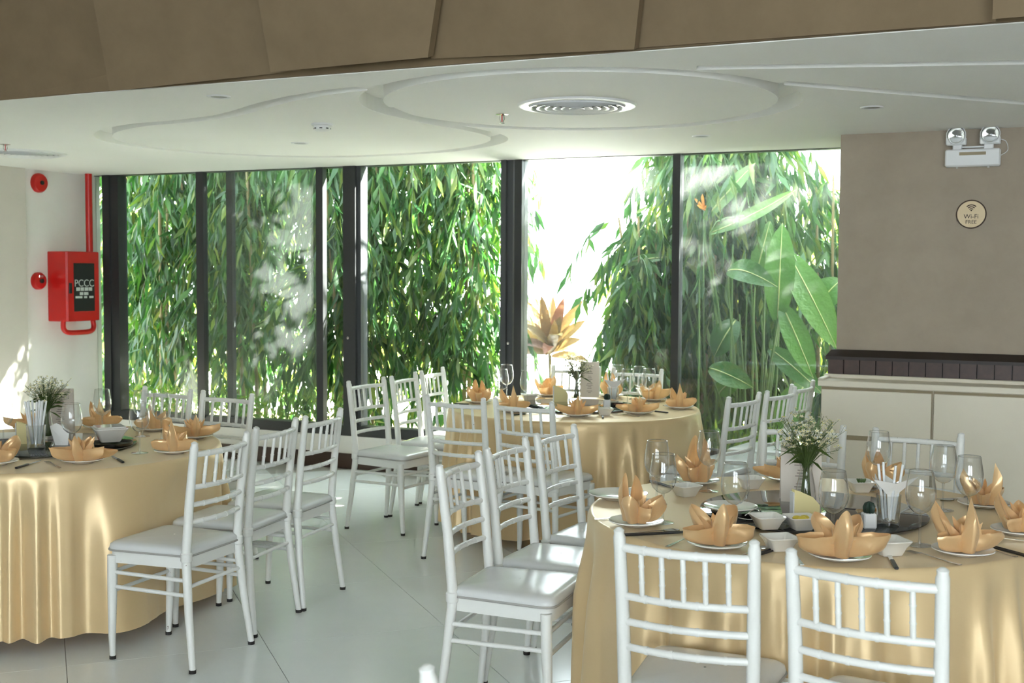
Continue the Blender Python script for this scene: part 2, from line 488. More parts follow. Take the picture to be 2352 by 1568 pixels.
# brown fascia of overlapping plaster panels where the ceiling steps up
def fas(px, py, v0=3.83, lean=0.30):
    """point on the leaning fascia plane"""
    d = CAM_M.to_3x3() @ Vector(((px - 1176) / F_PX, -(py - 784) / F_PX, -1)); c = Vector((0, 0, CAM_H))
    n0 = Vector((UY, -UX, 0)); n = n0 - Vector((0, 0, lean))
    P0 = W(0, v0, ZC); t = (P0 - c).dot(n) / d.dot(n); return c + d * t
NF = (Vector((UY, -UX, 0)) - Vector((0, 0, 0.30))).normalized()
fascia = struct('wall_fascia')
core = MB()
a0, a1 = fas(-500, 262), fas(3100, -12)
def up(p, q, s): return p + (q - p) * s
panels = [  # bottom-left, bottom-right, top-left, top-right (survey points), proud left, proud right
    ((-420, 262), (322, 201), (-470, 0), (290, 0), 0.03, -0.05),
    ((303, 194), (688, 160), (268, 0), (660, 0), 0.15, -0.03),
    ((664, 151), (1003, 122), (638, 0), (1022, 0), 0.14, 0.08),
    ((990, 131), (1470, 104), (1008, 0), (1482, 0), 0.0, 0.07),
    ((1462, 106), (2288, 46), (1474, 0), (2289, 0), 0.0, 0.005),
    ((2283, 33), (3000, -20), (2285, -5), (3000, -60), 0.10, 0.02)]
for bl, br, tl, tr, ol, orr in panels:
    B0, B1, T0, T1 = fas(bl[0], bl[1] + 4), fas(br[0], br[1] + 4), fas(*tl), fas(*tr)
    T0 = B0 + (T0 - B0) * (0.95 / max(0.05, (T0 - B0).length)); T1 = B1 + (T1 - B1) * (0.95 / max(0.05, (T1 - B1).length))
    B0, T0 = B0 + NF * ol, T0 + NF * ol; B1, T1 = B1 + NF * orr, T1 + NF * orr
    bk = [p - NF * 0.05 for p in (B0, B1, T1, T0)]
    m = MB(); m.add([B0, B1, T1, T0] + bk, [(0, 1, 2, 3), (7, 6, 5, 4), (0, 4, 5, 1), (1, 5, 6, 2), (2, 6, 7, 3), (3, 7, 4, 0)])
    m.build('panel', M['fascia'], fascia)
m = ubox(-0.4, 13.5, 3.79, 3.81, ZC + 0.004, 3.5); m.build('backing', M['fascia'], fascia)

# walls
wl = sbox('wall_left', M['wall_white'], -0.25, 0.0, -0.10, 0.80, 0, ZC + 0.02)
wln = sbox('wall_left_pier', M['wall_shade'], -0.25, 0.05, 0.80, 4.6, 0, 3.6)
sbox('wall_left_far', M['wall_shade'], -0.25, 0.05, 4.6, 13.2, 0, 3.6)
rw = sbox('wall_right', M['taupe'], 6.68, 13.5, -0.10, 0.72, 0, ZC + 0.02)
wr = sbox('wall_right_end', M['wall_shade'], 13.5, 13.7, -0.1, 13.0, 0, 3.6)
bw = MB(ROOM)
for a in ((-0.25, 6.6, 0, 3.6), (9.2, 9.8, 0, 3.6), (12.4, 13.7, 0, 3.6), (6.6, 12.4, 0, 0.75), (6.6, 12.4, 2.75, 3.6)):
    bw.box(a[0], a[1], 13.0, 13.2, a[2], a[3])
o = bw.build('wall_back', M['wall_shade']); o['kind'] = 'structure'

# curb and skirting under the windows
sbox('wall_window_curb', M['wall_white'], 0.0, 6.68, -0.14, 0.0, 0, 0.262)
sbox('baseboard_window', M['skirt'], 0.0, 6.68, 0.0, 0.018, 0, 0.122)

# windows: dark aluminium frames and panes
def window(name, u0, u1, mull, panes):
    w = struct(name)
    ubox(u0, u1, -0.13, -0.02, 0.262, 0.345).build('bottom_rail', M['frame'], w)
    ubox(u0, u1, -0.12, -0.03, ZC - 0.005, ZC + 0.06).build('head_rail', M['frame'], w)
    for (a, b, v0, v1, mt) in mull:
        m = ubox(a, b, v0, v1, 0.33, ZC + 0.01)
        m.build('mullion', M[mt], w)
    for (a, b, v, mt) in panes:
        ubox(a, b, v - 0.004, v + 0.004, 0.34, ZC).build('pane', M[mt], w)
    return w
w1 = window('window_1', 0.0, 2.80,
    [(0.12, 0.20, -0.10, 0.0, 'frame'), (0.20, 0.285, -0.13, -0.02, 'frame'), (1.160, 1.235, -0.07, -0.01, 'frame'), (1.425, 1.485, -0.13, -0.08, 'frame'),
     (2.385, 2.450, -0.07, -0.01, 'frame'), (2.650, 2.765, -0.11, 0.0, 'frame'), (2.765, 2.80, -0.13, -0.03, 'frame2')],
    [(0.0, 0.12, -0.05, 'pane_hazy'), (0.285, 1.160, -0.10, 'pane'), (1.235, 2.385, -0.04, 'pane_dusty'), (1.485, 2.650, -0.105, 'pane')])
w2 = window('window_2', 2.80, 4.15, [(4.055, 4.098, -0.11, 0.0, 'frame2'), (4.103, 4.148, -0.13, -0.02, 'frame2')], [(2.80, 4.055, -0.07, 'pane')])
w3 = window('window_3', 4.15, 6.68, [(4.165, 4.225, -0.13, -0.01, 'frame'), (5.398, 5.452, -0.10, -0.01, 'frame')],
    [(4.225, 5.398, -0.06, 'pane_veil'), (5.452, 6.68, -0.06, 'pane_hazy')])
for w_, us in ((w1, (2.70,)), (w2, (4.125,))):
    for uu in us:
        b = MB(); b.lathe([(0.001, 0), (0.011, 0.002), (0.011, 0.010), (0.001, 0.013)], 12)
        p = W(uu, 0.0, 1.06)
        o = b.build('lock_knob', M['steel'], w_, 40, p); o.rotation_euler = (PI / 2, 0, ANG + PI)
        o.rotation_euler = (PI / 2, 0, ANG)

# wainscot strip and its boards on the right wall
wain = struct('trim_1')
m = MB(ROOM)
prof = [(0.72, 1.135), (0.745, 1.135), (0.785, 1.095), (0.785, 1.075), (0.72, 1.075)]
for uu in (6.60, 13.4):
    pass
m.add([(6.625 if i in (2, 3) else 6.655, p[0], p[1]) for i, p in enumerate(prof)] + [(13.4, p[0], p[1]) for p in prof],
      [(0, 1, 2, 3, 4), (9, 8, 7, 6, 5)] + [(i, 5 + i, 5 + (i + 1) % 5, (i + 1) % 5) for i in range(5)])
m.build('moulding', M['darkcap'], wain)
k = 0
uu = 6.64
while uu < 9.4:
    ubox(uu, uu + 0.089, 0.725, 0.762, 0.30, 1.08).build('board', M['darkwood'], wain)
    uu += 0.095
ubox(6.64, 13.4, 0.72, 0.728, 0.28, 1.08).build('backing', M['darkcap'], wain)

# ------------------------------------------------------------------ garden
ext = sbox('ground_outside', M['ground'], -30, 34, -40, -0.14, -0.3, 0.0)
bed = sbox('ground_bed', M['soil'], -6, 3.7, -2.6, -0.16, -0.02, 0.05)
bed2 = sbox('ground_bed_right', M['soil'], 4.6, 10, -2.6, -0.16, -0.02, 0.05)
rng = np.random.default_rng(7)
def leaves_mesh(name, base, dirs, L, Wd, mat):
    n = len(base)
    up_ = rng.normal(size=(n, 3)); side = np.cross(dirs, up_); side /= np.linalg.norm(side, axis=1)[:, None] + 1e-9
    nor = np.cross(side, dirs)
    mid = base + dirs * (L * 0.42)[:, None]
    tip = base + dirs * L[:, None] + nor * (L * -0.12)[:, None]
    l = mid + side * (Wd / 2)[:, None]; r = mid - side * (Wd / 2)[:, None]
    c = mid - nor * (Wd * 0.18)[:, None]
    V = np.stack([base, l, r, c, tip], 1).reshape(-1, 3)
    k = np.arange(n) * 5
    T = np.stack([np.stack([k, k + 1, k + 3], 1), np.stack([k, k + 3, k + 2], 1), np.stack([k + 1, k + 4, k + 3], 1), np.stack([k + 3, k + 4, k + 2], 1)], 1).reshape(-1, 3)
    me = bpy.data.meshes.new(name)
    me.vertices.add(len(V)); me.vertices.foreach_set('co', V.astype(np.float32).ravel())
    me.loops.add(T.size); me.loops.foreach_set('vertex_index', T.astype(np.int32).ravel())
    me.polygons.add(len(T)); me.polygons.foreach_set('loop_start', (np.arange(len(T)) * 3).astype(np.int32)); me.polygons.foreach_set('loop_total', np.full(len(T), 3, np.int32))
    me.materials.append(mat); me.update(calc_edges=True); me.validate()
    return me
def bamboo(label, u, v, h, ntw, spread, mat='bamboo_leaf', culms=2, zlow=0.15, droop=1.0, group='bamboo outside the windows', lsize=1.0, zbias=1.0, zspread=1.0):
    loc = W(u, v, 0.04)
    t = thing('bamboo_plant', label, 'plant', loc, 0, group)
    P0 = []; D = []
    cx = [(float(rng.uniform(-.16, .16)) * spread / .5, float(rng.uniform(-.12, .12))) for _ in range(culms)]
    lean = [(float(rng.normal()) * .06, float(rng.normal()) * .06) for _ in range(culms)]
    for (x, y), (lx, ly) in zip(cx, lean):
        pts = []; rr = []
        for i in range(13):
            z = h * i / 12
            pts.append((x + lx * z, y + ly * z, z)); rr.append((0.020 - 0.012 * i / 12) * (1.12 if i % 2 else 1.0))
        MB().tube(pts, rr, 7).build('culm', M['culm'], t, 50)
    tw = MB()
    for _ in range(ntw):
        k = int(rng.integers(culms)); x, y = cx[k]; lx, ly = lean[k]
        z = zlow + (h - zlow) * float(rng.uniform()) ** zbias
        p = np.array([x + lx * z, y + ly * z, z]); a = rng.uniform(0, 2 * PI)
        out = np.array([math.cos(a), math.sin(a), 0]); ln = spread * rng.uniform(0.45, 1.15); el = rng.uniform(0.1, 0.9)
        prev = p; nseg = 7
        pts = [tuple(p)]
        for s in range(1, nseg + 1):
            q = s / nseg
            cur = p + out * ln * q + np.array([0, 0, el * ln * q - droop * ln * 1.35 * q * q])
            if s >= 2:
                for _k in range(2 if s < nseg else 4):
                    dd = (cur - prev); dd /= np.linalg.norm(dd) + 1e-9
                    dr = dd * 0.55 + np.array([0, 0, -0.75]) + rng.normal(size=3) * 0.33
                    P0.append(prev + (cur - prev) * rng.uniform()); D.append(dr / np.linalg.norm(dr))
            prev = cur; pts.append(tuple(cur))
        tw.tube(pts, [0.0026] * 4 + [0.0014] * 4, 3, cap=False)
    o = tw.build('twigs', M['cane'], t); o['kind'] = 'stuff'
    P0 = np.array(P0); D = np.array(D); n = len(P0)
    ok = P0[:, 2] > 0.02
    P0, D = P0[ok], D[ok]; n = len(P0)
    # keep the leaves on the garden side of the glass
    wx = loc.x + P0[:, 0]; wy = loc.y + P0[:, 1]
    vv = (wx - OX) * UY - (wy - OY) * UX
    ok = vv < -0.36; P0, D = P0[ok], D[ok]; n = len(P0)
    o = link('foliage', leaves_mesh('foliage', P0, D, lsize * rng.uniform(.14, .26, n), lsize * rng.uniform(.028, .050, n), M[mat]), t)
    o['kind'] = 'stuff'
    return t
near = [(-0.75, -1.3, 'bamboo at the far left, right beside the white wall corner'), (-0.05, -1.0, 'dense dark bamboo behind the leftmost wide pane'),
        (0.65, -1.35, 'bamboo with bare tan stems behind the leftmost wide pane'), (1.15, -0.95, 'bamboo showing a tan stem between the two thin sliding mullions'),
        (1.65, -1.2, 'bamboo behind the hazy sliding pane, left half'), (2.2, -1.0, 'bamboo behind the hazy sliding pane, right half'),
        (2.65, -1.35, 'bamboo straight behind the thick black mullion'), (3.1, -1.05, 'bamboo in the second window beside the bright open gap')]
for i, (u, v, lab) in enumerate(near):
    bamboo(lab, u, v, 4.3, 270, 0.62, culms=2 + i % 2, zlow=0.75, zbias=0.95, droop=1.15, lsize=1.1)
right = [(5.08, -1.25, 'feathery bamboo leaning into the bright gap left of the right mullion', 0.55), (5.55, -1.5, 'bamboo behind the thin right-hand mullion', .5), (6.2, -1.6, 'bamboo rising behind the broad banana-like leaves', .45),
         (6.9, -1.2, 'bamboo beside the taupe wall edge', .5)]
for u, v, lab, sp in right:
    bamboo(lab, u, v, 2.35 if sp < .48 else 3.0, 110 if sp < .48 else 260 if sp > .52 else 180, sp, culms=3, zlow=0.45, droop=1.2, lsize=1.05)
for u_, v_, l_ in ((8.0, -1.9, 'added sun-blocking bamboo out of view beyond the taupe wall, nearest of three'), (9.6, -2.3, 'added sun-blocking bamboo out of view beyond the taupe wall, middle of three'), (11.2, -2.7, 'added sun-blocking bamboo out of view beyond the taupe wall, farthest of three')):  # unseen tall plants added to keep direct sun off the floor
    bamboo(l_, u_, v_, 5.6, 260, 0.9, culms=4, zlow=1.4, lsize=1.5)
bamboo('low bushy bamboo at the right of the bright gap, below the feathery one', 5.0, -1.0, 2.0, 150, .46, culms=3, zlow=0.4, droop=1.2, lsize=1.1)
bamboo('tall thin bamboo just left of the thin right-hand mullion', 5.3, -1.6, 3.2, 190, .45, culms=3, zlow=0.6, droop=1.2, lsize=1.1)
bamboo('added sun-blocking bamboo hidden behind the taupe wall', 7.8, -1.3, 3.2, 120, .6, culms=3)  # extra plant out of view, added to block sun through the gap
bamboo('added sun-blocking bamboo unseen farthest right beyond the taupe wall', 8.8, -1.5, 3.4, 120, .6, culms=3)  # second added plant, also unseen and only screening the sun
far = [(-3.4, -3.8), (-2.2, -4.4), (-0.9, -4.0), (0.2, -4.6), (4.6, -4.0), (5.8, -3.6), (7.0, -4.2), (-4.6, -5.0)]
fl = ['far sunny shrub at the extreme left of the garden', 'far sunny shrub seen left of the red pipe line of bamboo', 'yellow-green far shrub glimpsed through the leftmost pane', 'yellow-green far shrub glimpsed through the sliding pane',
      'pale far shrub right of the bright gap', 'pale far shrub behind the broad leaves', 'pale far shrub near the taupe wall edge', 'farthest shrub at the back left of the garden']
for (u, v), lab in zip(far, fl):
    bamboo(lab, u, v, 2.6, 70, 0.8, 'far_leaf', culms=3, zlow=0.2, lsize=1.25, group='far shrubs in the garden')
# low green cover along the foot of the windows
def ground_cover(label, u0, u1, v0, v1, n, h, mat='low_leaf'):
    u = rng.uniform(u0, u1, n); v = rng.uniform(v0, v1, n); z = rng.uniform(0.03, 1, n) ** 1.3 * h
    B = np.stack([OX + u * UX + v * UY, OY + u * UY - v * UX, z], 1)
    D = rng.normal(size=(n, 3)) * 0.6 + np.array([0, 0, 0.8]); D /= np.linalg.norm(D, axis=1)[:, None]
    o = link('ground_cover', leaves_mesh('ground_cover', B, D, rng.uniform(.06, .15, n), rng.uniform(.012, .03, n), M[mat]))
    tag(o, label, 'ground cover', kind='stuff')
ground_cover('low bright green ground cover along the foot of the left windows', -2.5, 2.6, -0.7, -0.22, 4200, 0.50)
ground_cover('leafy undergrowth along the foot of the right window', 4.6, 7.2, -0.9, -0.22, 1800, 0.45)

def blade(P, Q, width, sag, nrm, name='leaf', nseg=10, fold=0.25, taper=1.0):
    """broad leaf from P to Q with a midrib fold; returns a mesh builder in world space"""
    P, Q = Vector(P), Vector(Q); d = (Q - P); L = d.length; d.normalize()
    s = d.cross(Vector(nrm)).normalized(); n = s.cross(d)
    rows = []
    for i in range(nseg + 1):
        t = i / nseg
        w = width * 0.5 * (math.sin(PI * min(1, t * 0.93 + 0.06)) ** 0.7) * (1 if t < 1 else 0.02)
        c = P + d * L * t + n * (sag * 4 * t * (1 - t)) 
        rows.append([c + s * w + n * w * fold, c + s * w * .5 + n * w * fold * .4, c, c - s * w * .5 + n * w * fold * .4, c - s * w + n * w * fold])
    return MB().grid(rows)
# broad-leaved plant (banana-like) in the right window
hel_loc = atv(1720, 1010, -0.75); hel_loc.z = 0.05
hel = thing('heliconia_plant', 'broad-leaved tropical plant with long paddle leaves in the right window', 'plant', hel_loc)
def wl_(m, name, mat, par, origin):
    m.v = [tuple(Vector(p) - origin) for p in m.v]
    return m.build(name, mat, par, 180)
blades = [((1632, 535), (1828, 436), 30, -.05, -.7, -.75), ((1618, 505), (1735, 374), 36, .03, -.8, -.9), ((1786, 735), (1797, 512), 62, .04, -.6, -.62), ((1672, 622), (1785, 658), 50, .12, -.6, -.5),
          ((1812, 585), (1922, 800), 66, .05, -.7, -.6), ((1545, 590), (1386, 622), 22, .08, -.9, -1.0), ((1796, 700), (1868, 868), 52, .05, -.62, -.55), ((1630, 845), (1730, 890), 50, .06, -.6, -.55),
          ((1768, 800), (1890, 905), 46, .05, -.7, -.6), ((1735, 640), (1770, 505), 40, .03, -.9, -.95), ((1690, 735), (1640, 820), 55, .05, -.8, -.7), ((1850, 880), (1790, 985), 60, .05, -.7, -.6),
          ((1880, 700), (1935, 640), 60, .05, -.9, -.9), ((1650, 905), (1705, 860), 44, .05, -.7, -.7)]
crown = atv(1745, 800, -0.75)
for b0, b1, wpx, sag, va, vb in blades:
    P, Q = atv(*b0, va), atv(*b1, vb)
    mid = (P + Q) / 2; px = (mid - Vector((0, 0, CAM_H))).length / F_PX
    lf = wl_(blade(P, Q, wpx * px * 1.1, sag, Vector((-0.25, -1.0, 0.35)), fold=0.22), 'leaf', M['broad_leaf'], hel, hel_loc)
    rib = [P + (Q - P) * (k_ / 10) + (Vector((-0.25, -1.0, 0.35)) - (Q - P).normalized() * Vector((-0.25, -1.0, 0.35)).dot((Q - P).normalized())).normalized() * (sag * 4 * (k_ / 10) * (1 - k_ / 10) * 1.0) for k_ in range(11)]
    wl_(MB().tube(rib, [0.006] * 6 + [0.004] * 3 + [0.002] * 2, 5), 'midrib', M['rib'], lf, hel_loc)
    base = Vector((hel_loc.x + (P.x - hel_loc.x) * 0.35, hel_loc.y + (P.y - hel_loc.y) * 0.35, 0.05))
    m = MB().tube(smooth_path([base, base * 0.5 + P * 0.5 + Vector((0, 0, 0.12)), P, P * 0.6 + Q * 0.4], 4), [0.012] * 5 + [0.008] * 8, 6)
    wl_(m, 'stalk', M['cane'], hel, hel_loc)
for k_, (a, b) in enumerate((((1617, 478), (1592, 452)), ((1617, 474), (1610, 436)), ((1618, 478), (1650, 456)), ((1620, 482), (1600, 470)))):
    P, Q = atv(*a, -0.85), atv(*b, -0.85)
    wl_(MB().tube([P, P * .5 + Q * .5, Q], [0.010, 0.013, 0.002], 6), 'bract', M['bract'], hel, hel_loc)
wl_(MB().tube([atv(1622, 1000, -0.8), atv(1616, 700, -0.85), atv(1617, 474, -0.85)], 0.007, 6), 'flower_stalk', M['cane'], hel, hel_loc)
# upright green canes at the foot of the right window
cn = ['first', 'second', 'third', 'fourth', 'fifth', 'sixth', 'seventh', 'eighth', 'ninth', 'tenth', 'eleventh', 'twelfth']
for i in range(12):
    px = 1600 + i * 16 + (i * 37 % 11); v = -0.55 - 0.05 * (i * 7 % 9)
    P = atv(px, 1050, v); P.z = 0.05
    Q = atv(px + (-1) ** i * (6 + i * 2), 560 + (i * 53 % 210), v - .05)
    m = MB().tube([Vector((0, 0, 0)), (Q - P) * 0.5 + Vector((0.01, 0, 0)), Q - P], [0.011 + 0.002 * (i % 3), 0.010, 0.006], 7)
    o = m.build('green_cane', M['cane'], None, 60, P)
    tag(o, 'slender upright green cane in the right window, %s from its thin mullion' % cn[i], 'cane', 'green canes in the right window')
# cordyline in the bright gap
cor_loc = atv(1262, 960, -1.35); cor_loc.z = 0.02
cor = thing('cordyline_plant', 'variegated reddish-yellow cordyline standing in the bright window gap', 'plant', cor_loc)
ctr = atv(1262, 792, -1.35)
wl_(MB().tube([cor_loc, cor_loc * .5 + ctr * .5 + Vector((.02, 0, 0)), ctr], [0.022, 0.018, 0.014], 8), 'stem', M['culm'], cor, cor_loc)
for i in range(26):
    a = i * 2.399; el = 0.15 + 1.25 * ((i * 7 % 26) / 26.0); L = 0.34 + 0.18 * ((i * 11 % 26) / 26)
    d = Vector((math.cos(a) * math.cos(el), math.sin(a) * math.cos(el), math.sin(el)))
    P = ctr + Vector((0, 0, -0.10 + 0.12 * (i / 26))) + d * 0.02; Q = P + d * L + Vector((0, 0, -0.10 * (1.3 - el)))
    wl_(blade(P, Q, 0.095, 0.05 * (1.2 - el), Vector((0.1, -0.9, 0.7)), nseg=7), 'leaf', M['croton_leaf'], cor, cor_loc)
# a second low one, behind the window table
cor2_loc = atv(1110, 1000, -1.0); cor2_loc.z = 0.03
cor2 = thing('cordyline_plant', 'low broad-leaved plant at the foot of the second window', 'plant', cor2_loc)
ctr2 = atv(1105, 880, -1.0)
wl_(MB().tube([cor2_loc, ctr2], [0.018, 0.012], 8), 'stem', M['culm'], cor2, cor2_loc)
for i in range(18):
    a = i * 2.399; el = 0.1 + 1.2 * ((i * 7 % 18) / 18.0); L = 0.25 + 0.15 * ((i * 5 % 18) / 18)
    d = Vector((math.cos(a) * math.cos(el), math.sin(a) * math.cos(el), math.sin(el)))
    P = ctr2 + Vector((0, 0, -0.15 + 0.2 * (i / 18))); Q = P + d * L + Vector((0, 0, -0.08))
    wl_(blade(P, Q, 0.06, 0.03, Vector((0, 0, 1)) if el < 1.2 else Vector((1, 0, 0.2)), nseg=6), 'leaf', M['broad_leaf'], cor2, cor2_loc)

# ------------------------------------------------------------------ things on ceiling and walls
def ceiling_vent(px, py, R, label, rings=6):
    p = at(px, py, ZC); p.z = ZC
    t = thing('ceiling_vent', label, 'vent', p, 0, 'round ceiling vents')
    MB().lathe([(R * .80, -0.002), (R * .86, -0.012), (R, -0.010), (R * 1.02, 0.0)], 56, cap0=False, cap1=False).build('outer_ring', M['white_plastic'], t, 50)
    MB().lathe([(0.001, -0.0015), (R * .86, -0.0012)], 40, cap0=False, cap1=False).build('backing', M['grey_plastic'], t)
    for i in range(rings):
        r = R * (0.10 + 0.70 * i / (rings - 1))
        MB().lathe([(r - R * .035, -0.004), (r - R * .02, -0.016), (r + R * .035, -0.020), (r + R * .02, -0.006)], 48, cap0=False, cap1=False).build('louvre_ring', M['white_plastic'], t, 60)
ceiling_vent(1325, 241, 0.295, 'round white ceiling vent with concentric louvres inside the big circle')
ceiling_vent(52, 351, 0.30, 'round ceiling vent at the far left edge of the ceiling')
def downlight(px, py, label):
    p = at(px, py, ZC); p.z = ZC
    t = thing('ceiling_downlight', label, 'light', p, 0, 'recessed downlights')
    MB().lathe([(0.038, 0.0), (0.045, -0.006), (0.056, -0.006), (0.060, 0.0)], 28, cap0=False, cap1=False).build('trim_ring', M['white_plastic'], t, 50)
    MB().lathe([(0.001, -0.002), (0.040, -0.003)], 24, cap0=False, cap1=False).build('diffuser', M['grey_plastic'], t)
downlight(503, 221, 'recessed ceiling downlight nearest the brown fascia at left')
downlight(2003, 246, 'recessed ceiling downlight right of the big circle')
downlight(1612, 312, 'recessed ceiling downlight close to the right window head')
downlight(689, 328, 'recessed ceiling downlight below the smoke detector')
def sprinkler(px, py, label, s=1.0):
    p = at(px, py, ZC); p.z = ZC
    t = thing('ceiling_sprinkler', label, 'sprinkler', p, 0, 'ceiling sprinklers')
    MB().lathe([(0.034, 0), (0.034, -0.003), (0.012, -0.008)], 20, cap0=False).build('escutcheon', M['steel'], t, 40)
    m = MB()
    for s_ in (-1, 1): m.tube([(0.010 * s_, 0, -0.006), (0.014 * s_, 0, -0.025), (0.004 * s_, 0, -0.046)], 0.0025, 6)
    m.build('yoke', M['steel'], t, 50)
    MB().tube([(0, 0, -0.008), (0, 0, -0.042)], 0.003, 8).build('bulb', M['red'], t, 50)
    MB().lathe([(0.003, -0.045), (0.015, -0.047), (0.015, -0.049), (0.003, -0.050)], 14).build('deflector', M['steel'], t)
sprinkler(1153, 262, 'ceiling sprinkler head beside the round vent')
sprinkler(12, 331, 'ceiling sprinkler head at the left photo edge')
p = at(740, 284, ZC); p.z = ZC
t = thing('ceiling_smoke_detector', 'white smoke detector on the ceiling inside the leaf-shaped groove', 'smoke detector', p)
MB().lathe([(0.062, 0), (0.062, -0.010), (0.055, -0.014)], 28, cap0=False).build('base', M['white_plastic'], t, 40)
MB().lathe([(0.050, -0.012), (0.048, -0.034), (0.036, -0.042), (0.001, -0.043)], 28, cap0=False, cap1=False).build('body', M['white_plastic'], t, 40)
for k in range(8):
    a = k * PI / 4
    MB(Matrix.Rotation(a, 4, 'Z')).box(0.044, 0.0495, -0.008, 0.008, -0.032, -0.026).build('slot', M['black'], t)

# local frame for things fixed to the left side wall (its face looks along +u): x = +u, y = -v
fh = W(0, 0.345, 1.155)
t = thing('fire_hose_cabinet', 'red wall-mounted fire cabinet with a glazed black door panel', 'fire cabinet', fh, ANG)
MB().box(0, 0.215, -0.186, 0.186, 0, 0.60, 0.006).build('body', M['red'], t)
d = MB().box(0.215, 0.228, -0.184, 0.184, 0.002, 0.598, 0.004).build('door', M['red'], t)
MB().box(0.2285, 0.2305, -0.115, 0.125, 0.085, 0.50).build('door_panel', M['black'], d)
MB().box(0.228, 0.236, -0.172, -0.140, 0.24, 0.33, 0.002).build('latch', M['black'], d)
def text_mesh(body, size, mat, extrude=0.0006):
    cu = bpy.data.curves.new('text', 'FONT'); cu.body = body; cu.size = size; cu.align_x = 'CENTER'; cu.align_y = 'CENTER'; cu.extrude = extrude
    o = bpy.data.objects.new('text', cu); COL.objects.link(o); bpy.context.view_layer.update()
    me = bpy.data.meshes.new_from_object(o.evaluated_get(bpy.context.evaluated_depsgraph_get()))
    bpy.data.objects.remove(o); me.materials.clear(); me.materials.append(mat); return me
TXT = Matrix(((0, 0, 1, 0), (1, 0, 0, 0), (0, 1, 0, 0), (0, 0, 0, 1)))   # text plane facing local +x
def put_text(body, size, mat, par, pos, name='lettering', mtx=TXT):
    me = text_mesh(body, size, mat); me.transform(mtx)
    o = link(name, me, par, pos); return o
M['print'] = principled('pale_grey_print', (0.62, 0.66, 0.64), 0.6)
put_text('PCCC', 0.088, M['print'], d, (0.2312, 0.005, 0.325))
bars = MB()
for (y0, y1, z0, z1) in ((-.09, -.045, .262, .292), (-.038, -.0, .262, .292), (.008, .05, .262, .292), (.055, .095, .262, .292), (-.05, -.01, .225, .25), (.0, .05, .225, .25), (-.10, -.02, .198, .216), (.0, .035, .198, .216), (.06, .11, .198, .216)):
    bars.box(0.2306, 0.2314, y0, y1, z0, z1)
bars.build('print_block', M['print'], d)
MB().tube(smooth_path([(0.16, -0.17, 0.01), (0.165, -0.175, -0.06), (0.17, -0.13, -0.095), (0.17, 0.0, -0.10), (0.17, 0.13, -0.095), (0.165, 0.175, -0.06), (0.16, 0.17, 0.01)], 5), 0.022, 8).build('hose_rail', M['red'], t, 60)
o = MB().tube([(0, 0, 0), (0, 0, ZC - 1.757)], 0.030, 14).build('fire_pipe', M['red'], None, 50, W(0.125, 0.165, 1.757))
tag(o, 'vertical red pipe rising from the fire cabinet to the ceiling', 'pipe')
def disc_device(px, py, r, label, name, cat):
    d_ = CAM_M.to_3x3() @ Vector(((px - 1176) / F_PX, -(py - 784) / F_PX, -1)); c = Vector((0, 0, CAM_H)); n = Vector((UX, UY, 0))
    tt = (W(0, 0, 0) - c).dot(n) / d_.dot(n); q = c + d_ * tt
    t = thing(name, label, cat, q, ANG)
    Mx = Matrix.Rotation(PI / 2, 4, 'Y')
    MB(Mx).lathe([(r, 0), (r, 0.022), (r * .86, 0.040), (r * .45, 0.046), (0.001, 0.047)], 32, cap1=False).build('housing', M['red'], t, 40)
    return t, Mx
t, Mx = disc_device(87, 420, 0.082, 'round red fire alarm bell high on the white wall', 'fire_alarm_bell', 'alarm')
MB(Mx).lathe([(0.018, 0.045), (0.018, 0.056), (0.001, 0.057)], 16, cap1=False).build('hub', M['black'], t, 40)
t, Mx = disc_device(86, 645, 0.074, 'round red fire alarm call point beside the fire cabinet', 'fire_alarm_button', 'alarm')
MB(Mx).lathe([(0.020, 0.044), (0.020, 0.060), (0.012, 0.064), (0.001, 0.064)], 16, cap1=False).build('button', M['black'], t, 40)
MB().box(0.040, 0.050, -0.025, 0.025, 0.030, 0.050, 0.002).build('plate', M['steel'], t)

# right wall: emergency light and wifi sign (local x = +u, local y = -v, wall face at y = 0, front towards -y)
p = atv(2235, 384, 0.72); pz = p.z
t = thing('emergency_light', 'white twin-head emergency light high on the taupe wall', 'emergency light', p, ANG)
MB().box(-0.150, 0.150, -0.075, -0.002, 0.0, 0.100, 0.008).build('battery_box', M['white_plastic'], t)
MB().box(-0.072, 0.072, -0.076, -0.071, 0.064, 0.082).build('recess', M['seam'], t)
for s_ in (-1, 1):
    MB().box(0.085 * s_ - 0.026, 0.085 * s_ + 0.026, -0.060, -0.018, 0.098, 0.130, 0.004).build('bracket', M['white_plastic'], t)
    MB().tube([(0.085 * s_, -0.04, -0.008), (0.085 * s_, -0.04, 0.004)], 0.006, 8).build('foot', M['white_plastic'], t)
    hd = MB(); Mh = Matrix.Translation((0.092 * s_, 0, 0.180)) @ Matrix.Rotation(PI / 2, 4, 'X')
    hd = MB(Mh).lathe([(0.030, 0.010), (0.050, 0.030), (0.056, 0.075), (0.050, 0.080)], 24, cap1=False)
    for x0, x1 in ((-0.056, 0.056),): 
        hd.mat = Matrix.Translation((0.092 * s_, 0, 0.180)); hd.box(x0, x1, -0.074, -0.02, -0.056, -0.01, 0.006)
    hd = hd.build('lamp_head', M['white_plastic'], t, 40)
    MB(Mh).lathe([(0.001, 0.040), (0.020, 0.050), (0.046, 0.0805)], 24, cap0=False, cap1=False).build('reflector', M['steel'], hd, 60)
    MB(Mh).lathe([(0.001, 0.090), (0.030, 0.087), (0.049, 0.080)], 24, cap0=False, cap1=False).build('lens', M['lens'], hd, 60)
